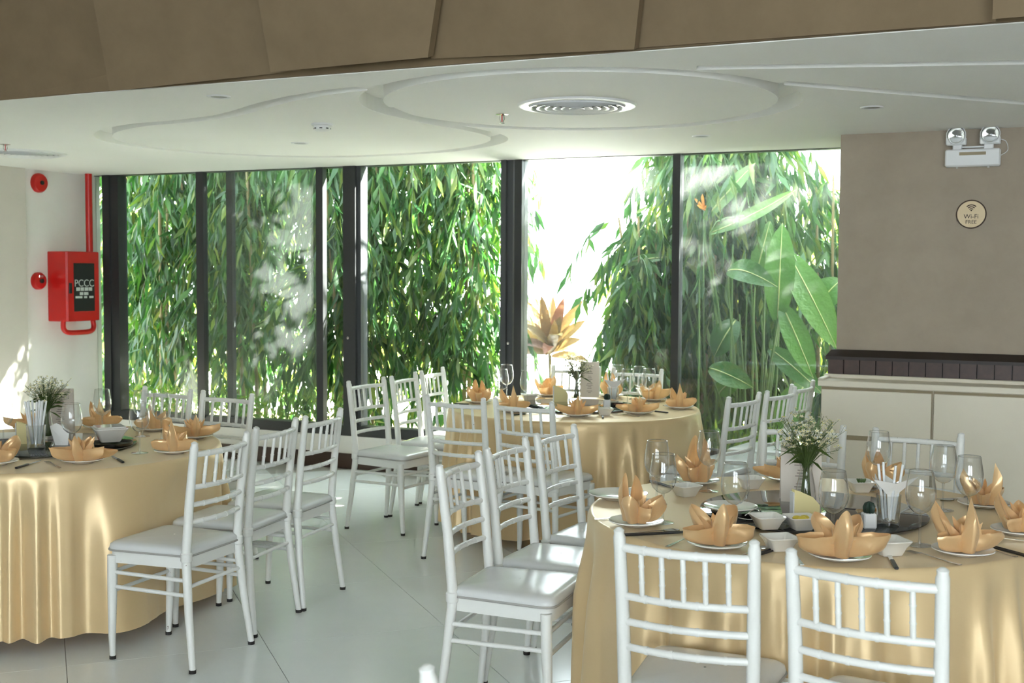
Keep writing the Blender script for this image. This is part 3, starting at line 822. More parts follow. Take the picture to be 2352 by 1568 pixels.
MB().box(-0.060, 0.060, -0.050, -0.030, 0.108, 0.118, 0.002).build('crossbar', M['white_plastic'], t)
MB().tube(smooth_path([(0.148, -0.03, 0.06), (0.185, -0.02, 0.09), (0.175, -0.015, 0.14), (0.145, -0.02, 0.155)], 5), 0.0025, 5).build('cable', M['white_plastic'], t, 60)
p = atv(2231, 492, 0.72)
t = thing('wifi_sign', 'small round wooden free Wi-Fi sign on the taupe wall', 'sign', p, ANG)
R90 = Matrix.Rotation(PI / 2, 4, 'X')
MB(R90).lathe([(0.083, 0.0), (0.083, 0.010), (0.001, 0.010)], 48, cap1=False).build('board', M['wood_sign'], t, 40)
MB(R90).lathe([(0.077, 0.009), (0.077, 0.0125), (0.084, 0.0125), (0.084, 0.0)], 48, cap0=False, cap1=False).build('rim', M['burn'], t, 40)
arcs = MB()
for r_, w_ in ((0.014, .005), (0.025, .0055), (0.036, .006)):
    rows = []
    for k in range(13):
        a = math.radians(45 + 90 * k / 12)
        rows.append([((r_ + d_) * math.cos(a), -0.0105 - e_, 0.018 + (r_ + d_) * math.sin(a)) for d_, e_ in ((-w_ / 2, 0), (w_ / 2, 0), (w_ / 2, .001), (-w_ / 2, .001))])
    arcs.grid(rows, wrap=True)
arcs.lathe([(0.0045, 0.0), (0.0045, 0.001)], 10) if False else None
arcs.build('wifi_waves', M['burn'], t)
MB(Matrix.Translation((0, 0, 0.022)) @ R90).lathe([(0.0050, 0.0102), (0.0050, 0.0115)], 12).build('wifi_dot', M['burn'], t)
FR = Matrix.Rotation(PI / 2, 4, 'X')
put_text('Wi-Fi', 0.036, M['burn'], t, (0, -0.0108, -0.014), mtx=FR)
put_text('FREE', 0.030, M['burn'], t, (0, -0.0108, -0.046), mtx=FR)

# cream sideboard under the wainscot (one unit per column), with its top
cz = 0.966
ctop = thing('sideboard_counter', 'cream sideboard top with a raised back lip along the taupe wall', 'worktop', W(6.60, 0.80, cz - 0.02), ANG)
cu0, cfront = 6.640, 1.00
TM = Matrix.Diagonal((1, 1, 1, 1))
def cbox(x0, x1, v0, v1, z0, z1, bev=0.0):     # x along u, v measured from the wall frame; returns builder relative to W(0,0,0)
    return MB().box(x0, x1, -v1, -v0, z0, z1, bev)
ctop.location = W(cu0, 0.72, 0.0)
MB().box(-0.015, 4.2, -(cfront + 0.012 - 0.72), -0.05, cz - 0.035, cz, 0.003).build('slab', M['cream'], ctop)
MB().box(-0.015, 4.2, -0.085, -0.05, cz, cz + 0.022, 0.003).build('back_lip', M['cream'], ctop)
MB().box(-0.015, 0.02, -(cfront + 0.012 - 0.72), -0.085, cz, cz + 0.012, 0.003).build('side_lip', M['cream'], ctop)
cols = [(cu0, 0.634, 'drawers', 'cream sideboard unit with two stacked drawer fronts at its left end'), (cu0 + 0.634, 0.75, 'door', 'cream sideboard unit with one tall plain door, right of the drawer fronts'),
        (cu0 + 1.384, 0.75, 'door', 'cream sideboard unit at the right photo edge')]
for u0, wd, kind, lab in cols:
    t = thing('sideboard_cabinet', lab, 'cabinet', W(u0, 0.72, 0), ANG, 'sideboard units')
    dep = cfront - 0.72
    MB().box(0.0, wd - 0.001, -dep + 0.022, -0.05, 0.0, cz - 0.036).build('body', M['seam'] if False else M['cream'], t)
    MB().box(0.002, wd - 0.003, -dep + 0.018, -dep + 0.0225, 0.06, cz - 0.040).build('recess', M['seam'], t)
    if kind == 'drawers':
        for z0, z1 in ((0.645, 0.912), (0.375, 0.617), (0.075, 0.347)):
            MB().box(0.006, wd - 0.008, -dep, -dep + 0.018, z0, z1, 0.002).build('drawer_front', M['cream'], t)
    else:
        MB().box(0.006, wd - 0.008, -dep, -dep + 0.018, 0.075, 0.912, 0.002).build('door', M['cream'], t)

# ------------------------------------------------------------------ chairs
def make_chair():
    t = thing('banquet_chair', 'x', 'chair', (0, 0, 0), 0, 'white bamboo-style banquet chairs')
    P = M['paint']
    def post(s):
        # back post: foot, seat joint, top
        pts = [(s * .203, -.236, .012), (s * .189, -.210, .22), (s * .175, -.191, .42), (s * .173, -.190, .48), (s * .175, -.208, .68), (s * .178, -.231, .86), (s * .1785, -.236, .895), (s * .179, -.238, .905), (s * .179, -.239, .914), (s * .179, -.240, .92)]
        rr = [.0125, .0165, .0185, .0190, .0180, .0165, .0165, .0135, .0145, .007]
        return pts, rr
    def py(z):     # y of post axis at height z
        pts = post(1)[0]
        for a, b in zip(pts, pts[1:]):
            if a[2] <= z <= b[2]:
                return a[1] + (b[1] - a[1]) * (z - a[2]) / (b[2] - a[2])
        return pts[-1][1]
    for s in (-1, 1):
        pts, rr = post(s)
        b = MB().tube(pts, rr, 10).build('back_post', P, t, 50)
        MB().lathe([(.0145, 0.0), (.0150, .013), (.0120, .014)], 10, pts[0][0], pts[0][1]).build('foot_cap', M['rubber'], b)
        MB().tube([(s * .1745, -.190, .435), (s * .1745, -.190, .44), (s * .1735, -.190, .468), (s * .1735, -.190, .473)], [.019, .0235, .0235, .019], 10).build('joint_ring', P, b, 40)
        l = MB().tube([(s * .180, .176, .012), (s * .184, .174, .10), (s * .188, .166, .32), (s * .188, .164, .435)], [.0115, .0150, .0200, .0205], 10).build('front_leg', P, t, 50)
        MB().lathe([(.0135, 0.0), (.0140, .013), (.0110, .014)], 10, s * .180, .176).build('foot_cap', M['rubber'], l)
        for z in (.365, .305):
            MB().tube([(s * .187, .166, z), (s * .182, py(z), z - .004)], .0085, 8).build('side_stretcher', P, t, 60)
    def rail(z, r, bow=.030, ends=.176, rings=()):
        pts = []; n = 10; rr = []
        for i in range(n + 1):
            x = -ends + 2 * ends * i / n
            pts.append((x, py(z) - bow * (1 - (x / ends) ** 2), z - 0.004 * 0)); rr.append(r)
        return pts, rr
    for z, r in ((.868, .0120), (.735, .0105), (.664, .0105), (.594, .0105)):
        pts, rr = rail(z, r)
        o = MB().tube(pts, rr, 8).build('back_rail', P, t, 60)
        for i in (2, 4, 6, 8):
            a, b = Vector(pts[i]), Vector(pts[i + 1]); d = (b - a).normalized()
            MB().tube([a - d * .004, a + d * .004], r * 1.14, 8).build('bamboo_knuckle', P, o, 60)
    for i in range(5):
        x = -.115 + .0575 * i
        f = 1 - (x / .176) ** 2
        a = Vector((x, py(.735) - .030 * f, .738)); b = Vector((x, py(.868) - .030 * f, .866))
        pts = [a, a + (b - a) * .30, a + (b - a) * .33, a + (b - a) * .36, a + (b - a) * .64, a + (b - a) * .67, a + (b - a) * .70, b]
        MB().tube(pts, [.0075, .0075, .0092, .0075, .0075, .0092, .0075, .0075], 8).build('spindle', P, t, 60)
    for z in (.365, .285):
        MB().tube([(-.188, .168, z), (.188, .168, z)], .0085, 8).build('front_stretcher', P, t, 60)
    MB().tube([(-.186, py(.335), .335), (.186, py(.335), .335)], .0085, 8).build('back_stretcher', P, t, 60)
    # seat frame and cushion: trapezoid with rounded corners
    def outline(gx, gy, n=6, r=.055):
        c = [(-.172 - gx, -.196 - gy), (.172 + gx, -.196 - gy), (.198 + gx, .188 + gy), (-.198 - gx, .188 + gy)]
        out = []
        for i in range(4):
            p, a, b = Vector(c[i]), Vector(c[i - 1]), Vector(c[(i + 1) % 4])
            rr = r if i >= 2 else .028
            p0 = p + (a - p).normalized() * rr; p1 = p + (b - p).normalized() * rr
            for k in range(n + 1):
                q = k / n; out.append((p0 * (1 - q) ** 2 + p * 2 * q * (1 - q) + p1 * q * q))
        return out
    o = outline(0, 0); m = MB()
    m.prism([(p.x * .985, p.y * .985) for p in o], .405, .452)
    m.build('seat_frame', P, t, 40)
    # cushion dome
    rows = []
    o = outline(.004, .006)
    for sc, z in ((.94, .453), (.995, .457), (1.0, .466), (.985, .478), (.93, .4865), (.80, .491), (.55, .4945), (.25, .496), (.02, .4965)):
        rows.append([(p.x * sc, p.y * sc, z) for p in o])
    m = MB().grid(rows, wrap=True)
    cu = m.build('seat_cushion', M['cushion'], t, 60)
    MB().tube([(p.x * 1.0, p.y * 1.0, .457) for p in o], .0045, 6, closed=True).build('piping', M['piping'], cu, 60)
    return t
chair0 = make_chair()
used = [False]
AU = ANG
FACE = {'+u': ANG - PI / 2, '-u': ANG + PI / 2, '-v': ANG, '+v': ANG + PI}
def chair(label, top_mid, face, jit=0.0):
    """top_mid: midpoint between the post tops (world x, y); the back of the chair stands there"""
    if used[0]: c = copy_tree(chair0)
    else: c = chair0; used[0] = True
    a = FACE[face] + math.radians(jit)
    fwd = Vector((-math.sin(a), math.cos(a), 0))
    c.location = Vector((top_mid[0], top_mid[1], 0)) + fwd * 0.240
    c.rotation_euler = (0, 0, a)
    c['label'] = label
    return c
def uvp(u, v): return W(u, v)
chair('white bamboo-style chair nearest in the row at the left table, legs fully visible', (-1.18, 4.85), '-u', 3)
chair('white bamboo-style chair in the middle of the row right of the left table', (-1.05, 5.33), '-u', 7)
chair('white bamboo-style chair farthest in the row right of the left table', (-0.905, 5.74), '-u', 6)
chair('white chair behind the left table with its back before the sliding window mullion', (-1.59, 6.67), '+v', -4)
chair('white chair behind the left table, half hidden by wine glasses', (-1.99, 6.90), '+v', -4)
chair('white chair standing free in front of the thick black mullion, left of the window table', (-0.92, 7.54), '+u', -6)
chair('white chair second from the thick black mullion, left of the window table', uvp(3.97, 1.32), '+u', 4)
chair('white chair nearest the glass, left of the window table', uvp(3.93, 0.85), '+u', 4)
chair('white chair back facing us at the left front of the window table', (-0.31, 6.49), '-v', -4)
chair('white chair back facing us at the middle front of the window table', (0.06, 6.33), '-v', -9)
chair('white chair behind the window table, mostly hidden by the menu card', W(4.72, 0.10), '+v', 0)
chair('white chair behind the window table in front of the thin right-hand mullion', W(5.19, 0.10), '+v', 0)
chair('white chair nearest us in the row right of the window table', uvp(6.33, 1.60), '-u', -14)
chair('white chair second in the row right of the window table', uvp(6.44, 1.15), '-u', -14)
chair('white chair closest to the glass in the row right of the window table', uvp(6.47, 0.66), '-u', -10)
chair('white chair back in the near foreground, left of the two facing us', (0.45, 3.06), '-v', 2)
chair('white chair back in the near foreground, right of the two facing us', (0.84, 2.81), '-v', -7)
chair('white chair left of the nearest table with its silver cushion in full view', (-0.19, 4.33), '+u', 4)
chair('white chair in the middle of the row left of the nearest table', (-0.02, 4.74), '+u', 0)
chair('white chair farthest in the row left of the nearest table', (0.19, 5.16), '+u', -4)
chair('white chair behind the nearest table, half hidden by the flower bunch', (1.325, 5.41), '+v', 0)
chair('white chair behind the nearest table in front of the sideboard seam', (1.765, 5.17), '+v', -5)
p = at(979, 1527, 0.92)
a = math.radians(-62)
c = copy_tree(chair0); c['label'] = 'chair at the bottom photo edge of which only a post tip shows'
# its left-hand post tip is the one in view; the rest stands nearer the camera
c.rotation_euler = (0, 0, a)
loc_tip = Matrix.Rotation(a, 4, 'Z') @ Vector((-0.179, -0.240, 0))
c.location = Vector((p.x, p.y, 0)) - Vector((loc_tip.x, loc_tip.y, 0))

# ------------------------------------------------------------------ tables and cloths
TR, TZ = 0.79, 0.75
def cloth_mesh(R, seed, hem, folds=26, flare=0.07, ox=0.0, oy=0.0):
    rs = random.Random(seed)
    ph = [rs.uniform(0, 2 * PI) for _ in range(6)]; N = 480
    # irregular fold positions: warp the angle
    rows = []
    for r in (0.01, .2, .4, .6, .72, .77):
        rows.append([(r * R / .79 * math.cos(2 * PI * k / N), r * R / .79 * math.sin(2 * PI * k / N), TZ) for k in range(N)])
    drops = [0.0, .004, .012, .025, .05, .09, .14, .20, .28, .36, .44, .52, .60, .66, 1.0]
    for i, dz in enumerate(drops):
        row = []
        for k in range(N):
            a = 2 * PI * k / N
            w = a + 0.10 * math.sin(2 * a + ph[0]) + 0.07 * math.sin(5 * a + ph[1]) + 0.03 * math.sin(9 * a + ph[4])
            h = hem + 0.012 * math.sin(3 * a + ph[2]) + 0.006 * math.sin(7 * a + ph[3])
            total = TZ - h
            s = min(1.0, dz / 0.70) if dz < 1 else 1.0
            z = TZ - (dz if dz < 1 else total) 
            z = max(z, h)
            f = min(1.0, max(0.0, (dz - .012) / .25))
            wave = math.sin(folds * w + ph[5] + 0.5 * math.sin(3 * w)) 
            wave2 = math.sin((folds * 0.53) * w + ph[2] + 0.9 * math.sin(2 * w))
            amp = 1.35 * (0.020 * math.copysign(abs(wave) ** 0.8, wave) + 0.015 * wave2 + 0.005 * math.sin(folds * 1.7 * w + ph[3])) * f * (0.5 + 0.5 * s)
            edge = R - .012 + .012 * math.sqrt(min(1, dz / .025)) if dz < .025 else R
            r = edge + flare * s ** 0.8 * 0.6 * f + amp
            r = max(0.62, r - seat_push(r * math.cos(a), r * math.sin(a), z, ox, oy)) if dz > .02 else r
            row.append((r * math.cos(a), r * math.sin(a), z + 0.0015))
        rows.append(row)
    return MB().grid(rows, wrap=True)
def seat_push(x, y, z, ox, oy):
    """how far the hanging cloth at (x, y, z) is pressed inwards by a seat front standing against it"""
    r = math.hypot(x, y); nx, ny = x / r, y / r; best = 0.0
    for (cx_, cy_, a) in SEATS:
        dx, dy = ox + x - cx_, oy + y - cy_
        if dx * dx + dy * dy > 0.25: continue
        lx = dx * math.cos(a) + dy * math.sin(a); ly = -dx * math.sin(a) + dy * math.cos(a)
        fx, fy = -math.sin(a), math.cos(a)
        c = -(nx * fx + ny * fy)
        if c < 0.25 or ly < -0.24: continue
        wx = 1 - max(0.0, min(1.0, (abs(lx) - .222) / .07)); wx = wx * wx * (3 - 2 * wx)
        wz = max(0.0, min(1.0, (.735 - z) / .20)); wz = wz * wz * (3 - 2 * wz)
        best = max(best, max(0.0, (.212 - ly) / c) * wx * wz)
    return best
SEATS = [(o.location.x, o.location.y, o.rotation_euler.z) for o in bpy.data.objects if o.name.startswith('banquet_chair') and o.parent is None]
tables = {'A': (1.06, 4.17, 'nearest table', 0.045, 11), 'B': (0.39, 7.50, 'window table', 0.06, 23), 'C': (-2.195, 5.68, 'left table', 0.055, 37)}
for k, (x, y, nm, hem, sd) in tables.items():
    t = thing('round_table', 'round banquet table standing under the gold cloth of the %s' % nm, 'table', (x, y, 0), 0.3, 'round tables')
    MB().lathe([(0.02, .722), (TR - .025, .722), (TR - .022, .728), (TR - .022, .742), (TR - .025, .747), (0.02, .747)], 64).build('tabletop', M['tray'], t, 40)
    for q in range(4):
        a = q * PI / 2 + 0.6
        MB().tube([(.52 * math.cos(a), .52 * math.sin(a), 0.0), (.50 * math.cos(a), .50 * math.sin(a), .722)], .018, 8).build('leg', M['black'], t, 60)
    cm = cloth_mesh(TR, sd, hem, folds={'A': 34, 'B': 36, 'C': 34}[k], ox=x, oy=y)
    o = cm.build('tablecloth', M['cloth'], None, 180, (x, y, 0))
    tag(o, {'A': 'gold satin tablecloth on the nearest table at right', 'B': 'gold satin tablecloth on the round table by the window', 'C': 'gold satin tablecloth on the left table with wavy hem'}[k], 'tablecloth', 'gold tablecloths')
    ls = thing('lazy_susan', {'A': 'black glass lazy susan on the nearest table at right', 'B': 'black glass lazy susan on the window table', 'C': 'black glass lazy susan on the left table'}[k], 'turntable', (x, y, TZ + .0015), 0, 'lazy susans')
    MB().lathe([(.10, 0.0), (.10, .006)], 32).build('bearing', M['black'], ls, 40)
    MB().lathe([(.38, .006), (.390, .007), (.390, .011), (.387, .013), (.01, .013)], 96).build('disc', M['lacquer'], ls, 40)
TOPZ = TZ + 0.0015
SUS = TOPZ + 0.013

# ------------------------------------------------------------------ tableware
def napkin_mesh(kind, seed):
    rs = random.Random(seed)
    j = lambda s: rs.uniform(-s, s)
    D = math.radians
    if kind == 'lotus':
        lob = [(-90, .058, .128), (-22, .128, .062), (42, .088, .105), (138, .088, .108), (202, .128, .062)]
        val = (.046, .056)
    elif kind == 'pyramid':
        lob = [(-90, .040, .148), (-20, .112, .058), (50, .075, .085), (130, .085, .120), (205, .105, .045)]
        val = (.046, .050)
    elif kind == 'star':
        lob = [(-95, .052, .105), (-30, .135, .066), (15, .125, .040), (90, .070, .085), (165, .128, .042), (215, .135, .066)]
        val = (.048, .042)
    else:  # upright bud
        lob = [(-90, .075, .055), (-30, .085, .085), (60, .040, .150), (120, .045, .145), (210, .090, .090)]
        val = (.045, .060)
    lob = [(D(a + j(9)), r * (1 + j(.12)), h * (1 + j(.12))) for a, r, h in lob]
    n = len(lob); rows = []
    TH = []
    per = 14
    for i in range(n):
        a0, r0, h0 = lob[i]; a1, r1, h1 = lob[(i + 1) % n]
        if i == n - 1: a1 += 2 * PI
        for k in range(per):
            q = k / per
            t0 = abs(1 - abs(2 * q - 1))        # 0 at lobes, 1 at the valley
            w = t0 ** (1.75 if kind in ('lotus', 'bud') else 1.05)
            rl = r0 * (1 - q) + r1 * q; hl = h0 * (1 - q) + h1 * q
            # tips keep their own size near themselves
            rl = r0 if q < .5 else r1; hl = h0 if q < .5 else h1
            R = rl * (1 - w) + val[0] * w; Hh = hl * (1 - w) + val[1] * w
            rb = .032 + .020 * (1 - t0)
            TH.append((a0 + (a1 - a0) * q, R, Hh, rb, t0))
    S = 11
    for s in range(S + 1):
        q = s / S; row = []
        for (a, R, Hh, rb, t0) in TH:
            flat = R > .09
            rr = rb + (R - rb) * (q ** (0.75 if flat else 1.25)) + (0.020 * math.sin(PI * q) * (1 - t0))
            z = Hh * (q ** (1.25 if flat else 0.85)) - (0.003 * q ** 3 if flat else 0)
            rr += 0.0045 * math.sin(3 * a + 9 * q + seed) * q
            row.append((rr * math.cos(a), rr * math.sin(a), z))
        rows.append(row)
    m = MB().grid(rows, wrap=True)
    rows3 = []
    for s in range(9):
        q = s / 8; row = []
        for (a, R, Hh, rb, t0) in TH:
            k_ = t0 ** 1.3                      # inner petals stand where the outer valleys are
            Ri = .012 + .040 * k_; Hi = .040 + .040 * k_
            row.append(((.012 + (Ri - .012) * q ** 1.3 + .010 * math.sin(PI * q) * k_) * math.cos(a), (.012 + (Ri - .012) * q ** 1.3 + .010 * math.sin(PI * q) * k_) * math.sin(a), .004 + Hi * q))
        rows3.append(row)
    m.grid(rows3, wrap=True)
    # inner gathered folds closing the middle
    rows2 = []
    for s in range(5):
        q = s / 4
        rows2.append([(rb * (1 - q * .97) * math.cos(a), rb * (1 - q * .97) * math.sin(a), 0.001 + .035 * q + .008 * (1 - t0) * math.sin(PI * q)) for (a, R, Hh, rb, t0) in TH])
    m.grid(rows2, wrap=True)
    return m.mesh('napkin', M['napkin'], 75)
NAP = {(k, s): napkin_mesh(k, s * 7 + len(k)) for k in ('lotus', 'pyramid', 'star', 'bud') for s in (1, 2)}
def nap(kind, s): return NAP[(kind, s)]
plate_me = MB().lathe([(.045, 0.0), (.048, .003), (.085, .012), (.092, .016), (.091, .019), (.084, .0165), (.050, .008), (.002, .007)], 40, cap1=False).mesh('plate', M['china'], 50)
bigplate_me = MB().lathe([(.055, 0.0), (.058, .003), (.095, .014), (.110, .021), (.109, .024), (.094, .019), (.058, .008), (.002, .007)], 40, cap1=False).mesh('plate', M['china'], 50)
def sq_bowl_mesh():
    def ring(s, z, r=.25):
        out = []
        for i in range(4):
            for k in range(4):
                a = PI / 2 * i + PI / 8 * (k - 1.5) * .6 + PI / 4
                c = Vector((math.cos(PI / 2 * i + PI / 4), math.sin(PI / 2 * i + PI / 4)))
                p = c * s * 1.414 * (1 - r) + Vector((math.cos(a), math.sin(a))) * s * 1.414 * r
                out.append((p.x, p.y, z))
        return out
    rows = [ring(.006, .001), ring(.026, .0), ring(.028, .004), ring(.036, .024), ring(.046, .040), ring(.0455, .0425), ring(.041, .040), ring(.032, .022), ring(.024, .007), ring(.002, .006)]
    return MB().grid(rows, wrap=True).mesh('bowl', M['china'], 45)
bowl_me = sq_bowl_mesh()
glass_bowl = MB().lathe([(.0045, .098), (.010, .1005), (.022, .106), (.036, .120), (.044, .140), (.0465, .158), (.0455, .180), (.0415, .206), (.0370, .232), (.0362, .2345), (.0358, .232)], 36, cap0=False, cap1=False).mesh('bowl', M['glass'], 180)
glass_stem = MB().lathe([(.0060, .006), (.0042, .018), (.0036, .050), (.0040, .085), (.0052, .099)], 12, cap0=False, cap1=False).mesh('stem', M['glass'], 180)
glass_foot = MB().lathe([(.0380, .0002), (.0385, .0014), (.0340, .0026), (.018, .0045), (.006, .0075)], 36, cap0=True, cap1=False).mesh('foot', M['glass'], 60)
def wine_glass(label, loc, s=1.0):
    t = thing('wine_glass', label, 'glass', loc, 0, 'wine glasses')
    t.scale = (s, s, s)
    link('bowl', glass_bowl, t); link('stem', glass_stem, t); link('foot', glass_foot, t)
def cutlery():
    d = {}
    m = MB()
    # fork: handle along y, tines at +y
    def strip(pts, ws, th=.0016):
        rows = []
        for (y, z), w in zip(pts, ws): rows.append([(-w, y, z), (w, y, z), (w, y, z + th), (-w, y, z + th)])
        q = MB().grid(rows, wrap=True); q.f.append((0, 1, 2, 3)); q.f.append(tuple((len(rows) - 1) * 4 + k for k in (3, 2, 1, 0))); return q
    f = strip([(-.10, .001), (-.06, .0012), (0, .004), (.04, .006), (.055, .004)], [.006, .005, .0028, .003, .011])
    for k in range(4):
        x = -.009 + .006 * k
        f.box(x - .0016, x + .0016, .054, .095, .003, .0048)
    d['fork'] = f.mesh('fork', M['steel'], 40)
    s = strip([(-.10, .001), (-.06, .0012), (0, .004), (.045, .005)], [.006, .005, .0028, .003])
    rows = []
    for i in range(8):
        q = i / 7; w = .019 * math.sin(PI * min(1, q * .97 + .02)) ** .6
        rows.append([(-w, .043 + .055 * q, .0065), (-w * .6, .043 + .055 * q, .0025), (0, .043 + .055 * q, .001), (w * .6, .043 + .055 * q, .0025), (w, .043 + .055 * q, .0065)])
    s.grid(rows)
    d['spoon'] = s.mesh('spoon', M['steel'], 50)
    return d
CUT = cutlery()
chop_me = MB().tube([(0, -.115, .004), (0, .115, .003)], [.0038, .0024], 6).mesh('chopstick', M['black'], 40)
knife_handle = MB().box(-.006, .006, -.105, -.005, .001, .009, .002).mesh('handle', M['black'])
_kb = MB(); _kb.prism([(-.006, -.005), (.006, -.005), (.0075, .06), (.004, .10), (-.004, .11), (-.006, .08)], .003, .0048)
knife_blade = _kb.mesh('blade', M['steel'])

def place_setting(tab, px, py, pos, kind, s, items='fkb', flip=0.0, pl=True, scale=1.0, turn=0.0):
    """plate + folded napkin + cutlery at the surveyed spot; everything turned towards the diner"""
    cx, cy = tables[tab][0], tables[tab][1]
    p = at(px, py, TOPZ); p.z = TOPZ
    out = Vector((p.x - cx, p.y - cy, 0)); r = out.length
    lim = TR - 0.115
    if r > lim or r < 0.49: out = out / r * max(0.49, min(lim, r)); p = Vector((cx + out.x, cy + out.y, TOPZ))
    ang = math.atan2(out.y, out.x) + PI / 2         # local -y points to the diner
    tg = tables[tab][2]
    o = link('plate', plate_me, None, p, ang); tag(o, 'white plate under the napkin %s' % pos, 'plate', 'plates under napkins')
    o = link('napkin', nap(kind, s), None, p + Vector((0, 0, .0130)), flip)
    o.scale = (scale, scale, scale)
    tag(o, 'gold satin napkin %s' % pos, 'napkin', 'folded gold napkins')
    R = Matrix.Rotation(ang, 4, 'Z')
    def put(me, name, x, y, rz, label, cat, grp, dz=0.0):
        q = p + (R @ Vector((x, y, dz)))
        if (Vector((q.x - cx, q.y - cy))).length > TR - 0.03: 
            dlt = Vector((q.x - cx, q.y - cy, 0)); q = Vector((cx, cy, q.z)) + dlt.normalized() * (TR - 0.03)
        o = link(name, me, None, q, ang + rz); tag(o, label, cat, grp); return o
    if 'f' in items: put(CUT['fork'], 'fork', -.125, .0, 0.06, 'steel fork left of the napkin %s' % pos, 'fork', 'forks')
    if 's' in items: put(CUT['spoon'], 'spoon', .120, .0, -0.08, 'steel spoon right of the napkin %s' % pos, 'spoon', 'spoons')
    if 'k' in items:
        q = p + (R @ Vector((.148, -.01, 0)))
        t = thing('table_knife', 'black-handled knife right of the napkin %s' % pos, 'knife', q, ang - 0.05, 'table knives')
        link('handle', knife_handle, t); link('blade', knife_blade, t)
    if 'c' in items:
        for k_, dx in enumerate((.142, .156)):
            put(chop_me, 'chopstick', dx, .0, -0.05 - .03 * k_, '%s black chopstick right of the napkin %s' % (('inner', 'outer')[k_], pos), 'chopstick', 'black chopsticks')
    if 'b' in items: put(bowl_me, 'sauce_bowl', .075, .155, 0.2, 'square sauce bowl behind the napkin %s' % pos, 'bowl', 'square sauce bowls')

# nearest table
S = place_setting
S('A', 1440, 1207, 'at the left end of the nearest table', 'bud', 1, 'fsc', 0.5)
S('A', 1630, 1262, 'behind the left foreground chair back', 'lotus', 1, 'fsc', 0.15)
S('A', 1936, 1296, 'behind the right foreground chair back', 'lotus', 2, 'kf', -0.05, scale=1.12)
S('A', 2212, 1272, 'at the front right of the nearest table', 'pyramid', 1, 'fcs', 0.2, scale=1.1)
S('A', 2348, 1226, 'cut by the right photo edge on the nearest table', 'pyramid', 2, 'f', 0.3)
S('A', 2272, 1163, 'at the back right of the nearest table', 'pyramid', 1, 'sk', 0.8)
S('A', 2080, 1092, 'behind the straw tumbler on the nearest table', 'bud', 2, '', 0.4)
S('A', 1600, 1110, 'at the back left of the nearest table', 'bud', 1, 'c', -0.5, scale=1.1)
S('A', 1800, 1092, 'half hidden behind the menu on the nearest table', 'star', 1, 's', 0.2)
# window table
S('B', 1325, 953, 'at the front centre of the window table', 'star', 1, 'fk', 0.1)
S('B', 1466, 950, 'at the front right of the window table', 'star', 2, 'fk', 0.2)
S('B', 1560, 938, 'at the right end of the window table', 'pyramid', 2, 's', 0.0)
S('B', 1552, 916, 'second from the right end of the window table', 'lotus', 2, 's', 0.6)
S('B', 1452, 898, 'behind the glasses at the back right of the window table', 'bud', 1, '', 0.0)
S('B', 1190, 945, 'above the middle front chair of the window table', 'pyramid', 1, 'k', 0.3)
S('B', 1100, 925, 'at the left end of the window table', 'bud', 2, 'k', 0.0)
S('B', 1225, 895, 'behind the glasses at the back left of the window table', 'lotus', 1, '', 0.8)
# left table
S('C', 190, 1062, 'at the front centre of the left table', 'star', 2, 'fk', 0.0, scale=1.15)
S('C', 400, 1040, 'at the front right of the left table', 'pyramid', 1, 's', 0.1)
S('C', 448, 1006, 'at the right end of the left table', 'star', 1, '', 0.5)
S('C', 392, 982, 'at the back right of the left table', 'pyramid', 2, '', 0.0)
S('C', 262, 972, 'at the back centre of the left table', 'pyramid', 1, '', 0.3)
S('C', 48, 968, 'at the back left of the left table', 'star', 1, '', 0.3)
S('C', -8, 1066, 'cut by the left photo edge on the left table', 'lotus', 1, 'fk', 0.0)

G = [('A', 1522, 1200, 'wine glass beside the leftmost napkin of the nearest table, nearer of the pair'), ('A', 1508, 1158, 'wine glass beside the leftmost napkin of the nearest table, farther of the pair'),
     ('A', 1627, 1128, 'wine glass in front of the back left napkin of the nearest table'), ('A', 1687, 1228, 'wine glass behind the napkin of the left foreground chair'),
     ('A', 1912, 1252, 'wine glass behind the big napkin of the right foreground chair'), ('A', 2112, 1252, 'wine glass with its foot in view left of the front right napkin'),
     ('A', 2165, 1172, 'wine glass before the sideboard, tallest in the picture at right'), ('A', 2223, 1206, 'wine glass nearest the right photo edge'), ('A', 2016, 1128, 'wine glass directly behind the straw tumbler'),
     ('B', 1151, 932, 'wine glass at the left of the window table, nearer of the pair by the mullion'), ('B', 1163, 918, 'wine glass at the left of the window table, farther of the pair by the mullion'),
     ('B', 1211, 938, 'wine glass above the middle front chair of the window table'), ('B', 1240, 914, 'wine glass at the back of the window table over the cordyline'),
     ('B', 1314, 938, 'wine glass in front of the small vase on the window table'), ('B', 1418, 918, 'wine glass right of the menu on the window table, farther one'),
     ('B', 1441, 933, 'wine glass right of the menu on the window table, nearer one'), ('B', 1490, 930, 'wine glass nearest the right end of the window table'), ('B', 1468, 923, 'wine glass at the back right of the window table'),
     ('C', 235, 998, 'wine glass nearest the window corner on the left table'), ('C', 327, 1002, 'wine glass at the back right of the left table, left one'), ('C', 321, 1040, 'wine glass with its foot in full view on the left table'),
     ('C', 371, 1010, 'wine glass at the back right of the left table, right one'), ('C', 166, 1046, 'wine glass behind the front centre napkin of the left table'), ('C', 8, 1030, 'wine glass at the left photo edge')]
for tb_, px, py, lab in G:
    p = at(px, py, TOPZ)
    cx, cy = tables[tb_][:2]
    inside = math.hypot(p.x - cx, p.y - cy) < 0.348
    p.z = SUS if inside else TOPZ
    rr = math.hypot(p.x - cx, p.y - cy)
    if not inside and rr < 0.435: p = Vector((cx + (p.x - cx) / rr * 0.435, cy + (p.y - cy) / rr * 0.435, TOPZ))
    if inside:
        p = at(px, py, SUS); p.z = SUS
    wine_glass(lab, p)

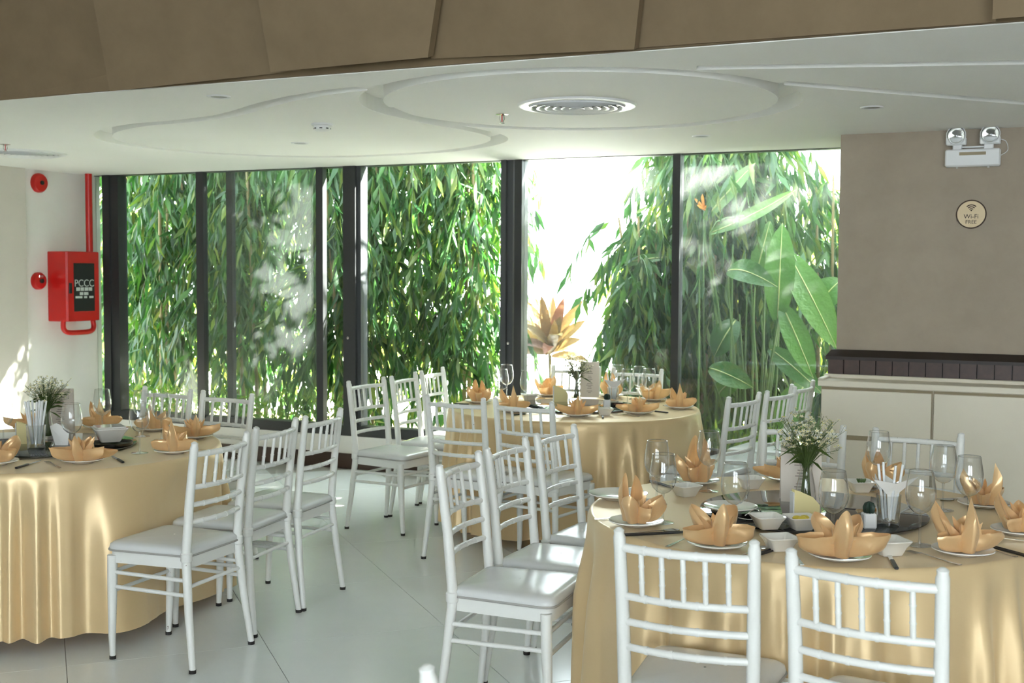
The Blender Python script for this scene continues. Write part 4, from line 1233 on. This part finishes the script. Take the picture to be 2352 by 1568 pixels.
# vases of small white daisies
def flower_vase(label, loc, seed, s=1.0, rz=0.0):
    rs = random.Random(seed)
    t = thing('flower_vase', label, 'vase', loc, rz, 'flower vases')
    t.scale = (s, s, s)
    MB().lathe([(.030, .001), (.034, .004), (.035, .03), (.031, .07), (.023, .110), (.0195, .128), (.021, .140), (.026, .152)], 28, cap0=True, cap1=False).build('vase', M['glass'], t, 60)
    st = MB(); bl = MB(); ce = MB(); lv = MB()
    for i in range(95):
        a = rs.uniform(0, 2 * PI); sp = math.sqrt(rs.uniform(0, 1)) * .115; h = rs.uniform(.235, .345) - sp * .45
        b0 = Vector((rs.uniform(-.02, .02), rs.uniform(-.02, .02), .008)); nk = Vector((math.cos(a) * .010 * rs.random(), math.sin(a) * .010 * rs.random(), .135))
        tp = Vector((math.cos(a) * sp, math.sin(a) * sp, h))
        md = nk * .55 + tp * .45 + Vector((0, 0, .02))
        st.tube([b0, nk, md, tp], [.0017, .0016, .0012, .0007], 4, cap=False)
        for k in range(rs.randint(2, 4)):
            dv = Vector((rs.uniform(-1, 1), rs.uniform(-1, 1), rs.uniform(.3, 1.2))).normalized()
            o0 = md + (tp - md) * rs.uniform(.35, 1.0); o1 = o0 + dv * rs.uniform(.015, .032)
            st.tube([o0, o1], .0006, 3, cap=False)
            # blossom
            n_ = (dv + Vector((rs.uniform(-.5, .5), rs.uniform(-.5, .5), .6))).normalized(); x_ = n_.orthogonal().normalized(); y_ = n_.cross(x_)
            r_ = rs.uniform(.0075, .0110); pts = []
            for q in range(10):
                rr = r_ if q % 2 == 0 else r_ * .45
                w_ = 2 * PI * q / 10; pts.append(o1 + x_ * rr * math.cos(w_) + y_ * rr * math.sin(w_) + n_ * (.0012 if q % 2 == 0 else 0))
            bl.add(pts + [o1], [(10, q, (q + 1) % 10) for q in range(10)])
            ce.add([o1 + n_ * .0022, o1 + x_ * .0024, o1 + y_ * .0024, o1 - x_ * .0024, o1 - y_ * .0024], [(0, 1, 2), (0, 2, 3), (0, 3, 4), (0, 4, 1)])
    for i in range(16):
        a = rs.uniform(0, 2 * PI); z = rs.uniform(.14, .22); r0 = rs.uniform(0, .02); L = rs.uniform(.05, .11)
        b_ = Vector((math.cos(a) * r0, math.sin(a) * r0, z)); d_ = Vector((math.cos(a), math.sin(a), rs.uniform(-.5, 1.0))).normalized(); s_ = d_.cross(Vector((0, 0, 1))).normalized() * .0024
        e_ = b_ + d_ * L + Vector((0, 0, -.02)); m_ = b_ + d_ * L * .5
        lv.add([b_, m_ + s_, m_ - s_, e_], [(0, 1, 3), (0, 3, 2)])
    o = st.build('stalks', M['stalk'], t); o['kind'] = 'stuff'
    o = bl.build('blossoms', M['petal'], t); o['kind'] = 'stuff'
    o = ce.build('blossom_centres', M['lime'], t); o['kind'] = 'stuff'
    o = lv.build('flower_leaves', M['flower_leaf'], t); o['kind'] = 'stuff'
def on(px, py):
    p = at(px, py, SUS); p.z = SUS; return p
flower_vase('glass vase with a full bunch of small white daisies on the nearest table', on(1850, 1165), 3, 1.06)
flower_vase('glass vase with small white flowers on the window table', on(1324, 916), 5, 0.92)
flower_vase('glass vase with small white flowers on the left table, before the white wall', on(108, 1004), 9, 0.95)
def menu(label, px, py, w, h, rz):
    t = thing('menu_card', label, 'menu', on(px, py), rz, 'menu cards')
    for s_ in (1, -1):
        m = MB(); m.add([(-w / 2, s_ * .032, 0), (w / 2, s_ * .032, 0), (w / 2, s_ * .002, h), (-w / 2, s_ * .002, h), (-w / 2, s_ * .030, 0), (w / 2, s_ * .030, 0), (w / 2, s_ * .0005, h), (-w / 2, s_ * .0005, h)],
                        [(0, 1, 2, 3), (7, 6, 5, 4), (0, 4, 5, 1), (1, 5, 6, 2), (2, 6, 7, 3), (3, 7, 4, 0)])
        o = m.build('leaf', M['paper'], t)
        if s_ == -1:
            b = MB(); z = h * .88; k = 0
            while z > .02:
                ln = w * (.22, .30, .14, .26, .34, .18)[k % 6]; y = -.0325 + .030 * z / h - .0004
                b.add([(-ln / 2, y, z), (ln / 2, y, z), (ln / 2, y + .00045, z + .0028), (-ln / 2, y + .00045, z + .0028)], [(0, 1, 2, 3)])
                z -= .0105 if k % 4 else .018; k += 1
            b.build('print_line', M['ink'], o)
menu('tall ivory menu card standing behind the vase on the nearest table', 1838, 1149, .145, .205, math.radians(-8))
menu('tall ivory menu card on the window table', 1354, 911, .125, .235, math.radians(-6))
menu('tall ivory menu card on the left table against the white wall', 141, 993, .125, .225, math.radians(10))
def tumbler(label, px, py, s, straws, paper, seed):
    rs = random.Random(seed)
    loc = on(px, py)
    t = thing('drinking_tumbler', label, 'glass', loc, 0, 'tumblers of straws')
    t.scale = (s, s, s)
    MB().lathe([(.034, .0), (.036, .003), (.036, .018), (.040, .104), (.039, .104), (.0345, .020), (.002, .018)], 32, cap0=True, cap1=False).build('wall', M['glass'], t, 60)
    for i in range(straws):
        a = 2 * PI * i / straws + rs.uniform(-.3, .3)
        b = Vector((math.cos(a) * .016, math.sin(a) * .016, .022)); d_ = Vector((math.cos(a) * .11 + rs.uniform(-.05, .05), math.sin(a) * .11, 1)).normalized()
        q = loc + b * s
        m = MB().tube([(0, 0, 0), tuple(d_ * .185 * s)], .0046 * s, 7)
        o = m.build('drinking_straw', M['straw'], None, 60, q)
        tag(o, 'white drinking straw standing in the tumbler on the %s' % paper[1], 'straw', 'straws in the tumbler on the %s' % paper[1])
    if paper[0]:
        # folded paper napkin cone tucked into the tumbler
        for k_, (rz, ht, w) in enumerate(((0.15, .170, .078), (2.24, .160, .055), (4.34, .168, .055))):
            m = MB(); R = Matrix.Rotation(rz, 4, 'Z')
            pts = [R @ Vector(p) for p in ((-.008, -.014, .026), (.008, -.014, .026), (.017, -.023, .108), (w, -.050, ht), (0, -.046, ht - .022), (-w, -.050, ht - .006), (-.017, -.023, .108))]
            pts2 = [p + R @ Vector((0, .0015, 0)) for p in pts]
            m.add([p * s for p in pts + pts2], [(0, 1, 2, 6), (6, 2, 4), (2, 3, 4), (6, 4, 5), (13, 9, 8, 7), (11, 9, 13), (11, 10, 9), (12, 11, 13)] + [(i, (i + 1) % 7, 7 + (i + 1) % 7, 7 + i) for i in range(7)])
            o = m.build('paper_napkin', M['tissue'], None, None, loc)
            tag(o, '%s white paper napkin tucked in the tumbler on the %s' % (('front', 'right-hand', 'rear')[k_], paper[1]), 'paper napkin', 'paper napkins in tumblers')
tumbler('glass tumbler holding straws and paper napkins on the nearest table', 2040, 1207, 1.0, 4, (True, 'nearest table'), 1)
tumbler('glass tumbler packed with straws on the left table', 83, 1030, 1.08, 9, (False, 'left table'), 2)
tumbler('glass tumbler holding paper napkins on the window table', 1408, 925, 0.95, 2, (True, 'window table'), 4)
# white paper fan beside the left table's straws
m = MB(); m.add([(-.01, 0, 0.0), (.05, 0, 0.0), (.055, .006, .07), (-.005, .004, .105), (-.035, 0, .09)], [(0, 1, 2, 3, 4)])
o = solidify(m.build('paper_napkin', M['tissue'], None, None, on(132, 1022)), .003)
tag(o, 'folded white paper napkin right of the straw tumbler on the left table', 'paper napkin', 'paper napkins in tumblers')
def tissue_holder(label, px, py, rz):
    t = thing('tissue_holder', label, 'tissue holder', on(px, py), rz, 'tissue holders')
    prof = [(-.045, 0), (.045, 0), (.045, .055), (.020, .082), (-.020, .100), (-.045, .108)]
    m = MB()
    m.add([(x, -.012, z) for x, z in prof] + [(x, .012, z) for x, z in prof], [(5, 4, 3, 2, 1, 0)[::-1], (6, 7, 8, 9, 10, 11)[::-1]] + [(i, (i + 1) % 6, 6 + (i + 1) % 6, 6 + i) for i in range(6)])
    m.build('tissue_stack', M['yellow_tissue'], t)
    MB().box(-.050, -.046, -.017, .017, 0.0, .100, .001).build('side_plate', M['white_plastic'], t)
tissue_holder('pale yellow tissue stack in a holder on the nearest table', 1850, 1196, math.radians(8))
tissue_holder('pale yellow tissue stack in a holder on the window table', 1288, 922, math.radians(5))
tissue_holder('pale yellow tissue stack behind the straws on the left table', 62, 1018, math.radians(20))
def cactus(label, px, py):
    t = thing('cactus_pot', label, 'cactus', on(px, py), 0, 'tiny cactus pots')
    MB().box(-.021, .021, -.021, .021, 0, .050, .004).build('pot', M['white_plastic'], t)
    rows = []
    for (r, z) in ((.012, .048), (.016, .056), (.017, .070), (.013, .082), (.001, .088)):
        rows.append([(r * (1 + .22 * math.cos(8 * 2 * PI * k / 32)) * math.cos(2 * PI * k / 32), r * (1 + .22 * math.cos(8 * 2 * PI * k / 32)) * math.sin(2 * PI * k / 32), z) for k in range(32)])
    MB().grid(rows, wrap=True).build('cactus', M['cactus'], t, 60)
cactus('tiny dark cactus in a white pot on the nearest table', 1995, 1212)
cactus('tiny dark cactus in a white pot on the window table', 1394, 936)
def dish(px, py, label, z=None, me=bowl_me, name='sauce_bowl', rz=0.2, s=1.0, cat='bowl', grp='square sauce bowls'):
    p = at(px, py, SUS if z is None else z); p.z = SUS if z is None else z
    if z == TOPZ:
        cx, cy = min(tables.values(), key=lambda q: math.hypot(p.x - q[0], p.y - q[1]))[:2]; rr = math.hypot(p.x - cx, p.y - cy)
        if rr < 0.446: p = Vector((cx + (p.x - cx) / rr * 0.446, cy + (p.y - cy) / rr * 0.446, TOPZ))
    o = link(name, me, None, p, rz); o.scale = (s, s, s); tag(o, label, cat, grp); return o
dish(1762, 1212, 'square white sauce bowl on the lazy susan, left of the lime bowl')
dish(1840, 1214, 'square white bowl of lime wedges on the lazy susan')
for i, (dx, dy) in enumerate(((-.014, 0), (.012, .006), (0, -.012))):
    q = at(1840, 1214, SUS); 
    m = MB(Matrix.Rotation(i * 1.1, 4, 'Z')).lathe([(.001, 0), (.013, .004), (.016, .010), (.011, .016), (.001, .018)], 12, cap0=False, cap1=False)
    o = m.build('lime_wedge', M['lime'], None, 50, Vector((q.x + dx, q.y + dy, SUS + .026)))
    tag(o, ('leftmost', 'rightmost', 'front')[i] + ' yellow lime wedge in the square bowl on the lazy susan', 'lime', 'lime wedges')
dish(1790, 1262, 'square white sauce bowl between the two foreground chair backs', TOPZ)
dish(2040, 1272, 'square white sauce bowl right of the big foreground napkin', TOPZ, s=1.1)
dish(1575, 1138, 'square white sauce bowl before the back left napkin', TOPZ, rz=.5)
dish(1722, 1120, 'square white sauce bowl left of the menu on the nearest table', TOPZ)
dish(1484, 1178, 'square white sauce bowl behind the leftmost napkin of the nearest table', TOPZ)
gb = dish(1975, 1128, 'square white bowl with a green garnish behind the vase', TOPZ, rz=.1)
for k_ in range(3):
    blade((-.012 + .010 * k_, -.018, .036), (.006 + .008 * k_, .026, .044), .020, .006, (0, 0, 1), nseg=5).build('garnish_leaf', M['cane'], gb, 180)
dish(1388, 953, 'small white bowl at the front of the window table', TOPZ, rz=.1)
dish(1258, 926, 'square white bowl at the left of the window table', TOPZ)
dish(1480, 906, 'white bowl at the back right of the window table', TOPZ)
dish(1155, 1102, 'sauce bowl', TOPZ) if False else None
dish(1420, 1145, 'plain round white plate behind the leftmost napkin of the nearest table', TOPZ, bigplate_me, 'plate', cat='plate', grp='side plates')
dish(15, 1010, 'round white plate at the left photo edge of the left table', None, bigplate_me, 'plate', cat='plate', grp='side plates')
# tray with plate and folded metal stand on the nearest table's lazy susan
def tray(px, py, label, r=.11):
    t = thing('serving_tray', label, 'tray', on(px, py), 0.3, 'round black trays')
    MB().lathe([(r * .9, 0), (r, .004), (r * 1.02, .016), (r, .016), (r * .92, .006), (.002, .005)], 40, cap1=False).build('dish', M['tray'], t, 40)
    return t
tray(1690, 1178, 'round black tray at the left of the nearest lazy susan', .085)
dish(1678, 1172, 'round white plate on the black tray of the nearest lazy susan', SUS + .016, plate_me, 'plate', cat='plate', grp='side plates')
o = MB().tube(smooth_path([(-.03, -.01, .012), (.01, -.035, .012), (.035, -.03, .035), (.03, .02, .035), (0, .03, .012)], 4), .0025, 6).build('wire_stand', M['steel'], None, 60, on(1715, 1196))
tag(o, 'bent steel wire stand beside the black tray on the nearest table', 'stand')
tray(255, 1022, 'round black tray under the square tureen on the left table', .10)
t = thing('square_tureen', 'square white tureen on the black tray of the left table', 'bowl', on(252, 1020) + Vector((0, 0, .016)), 0.5)
t.scale = (1.55, 1.55, 1.55); link('bowl', bowl_me, t)
MB().box(-.043, .043, -.043, .043, .0405, .047, .003).build('lid', M['china'], t)
tray(1420, 932, 'round dark tray with orange sauce at the front of the window table', .05)
o = MB().lathe([(.040, 0), (.038, .003), (.001, .004)], 24, cap1=False).build('sauce_pool', M['chili'], None, 50, on(1420, 932) + Vector((0, 0, .006)))
tag(o, 'orange sauce in the dark tray on the window table', 'sauce')
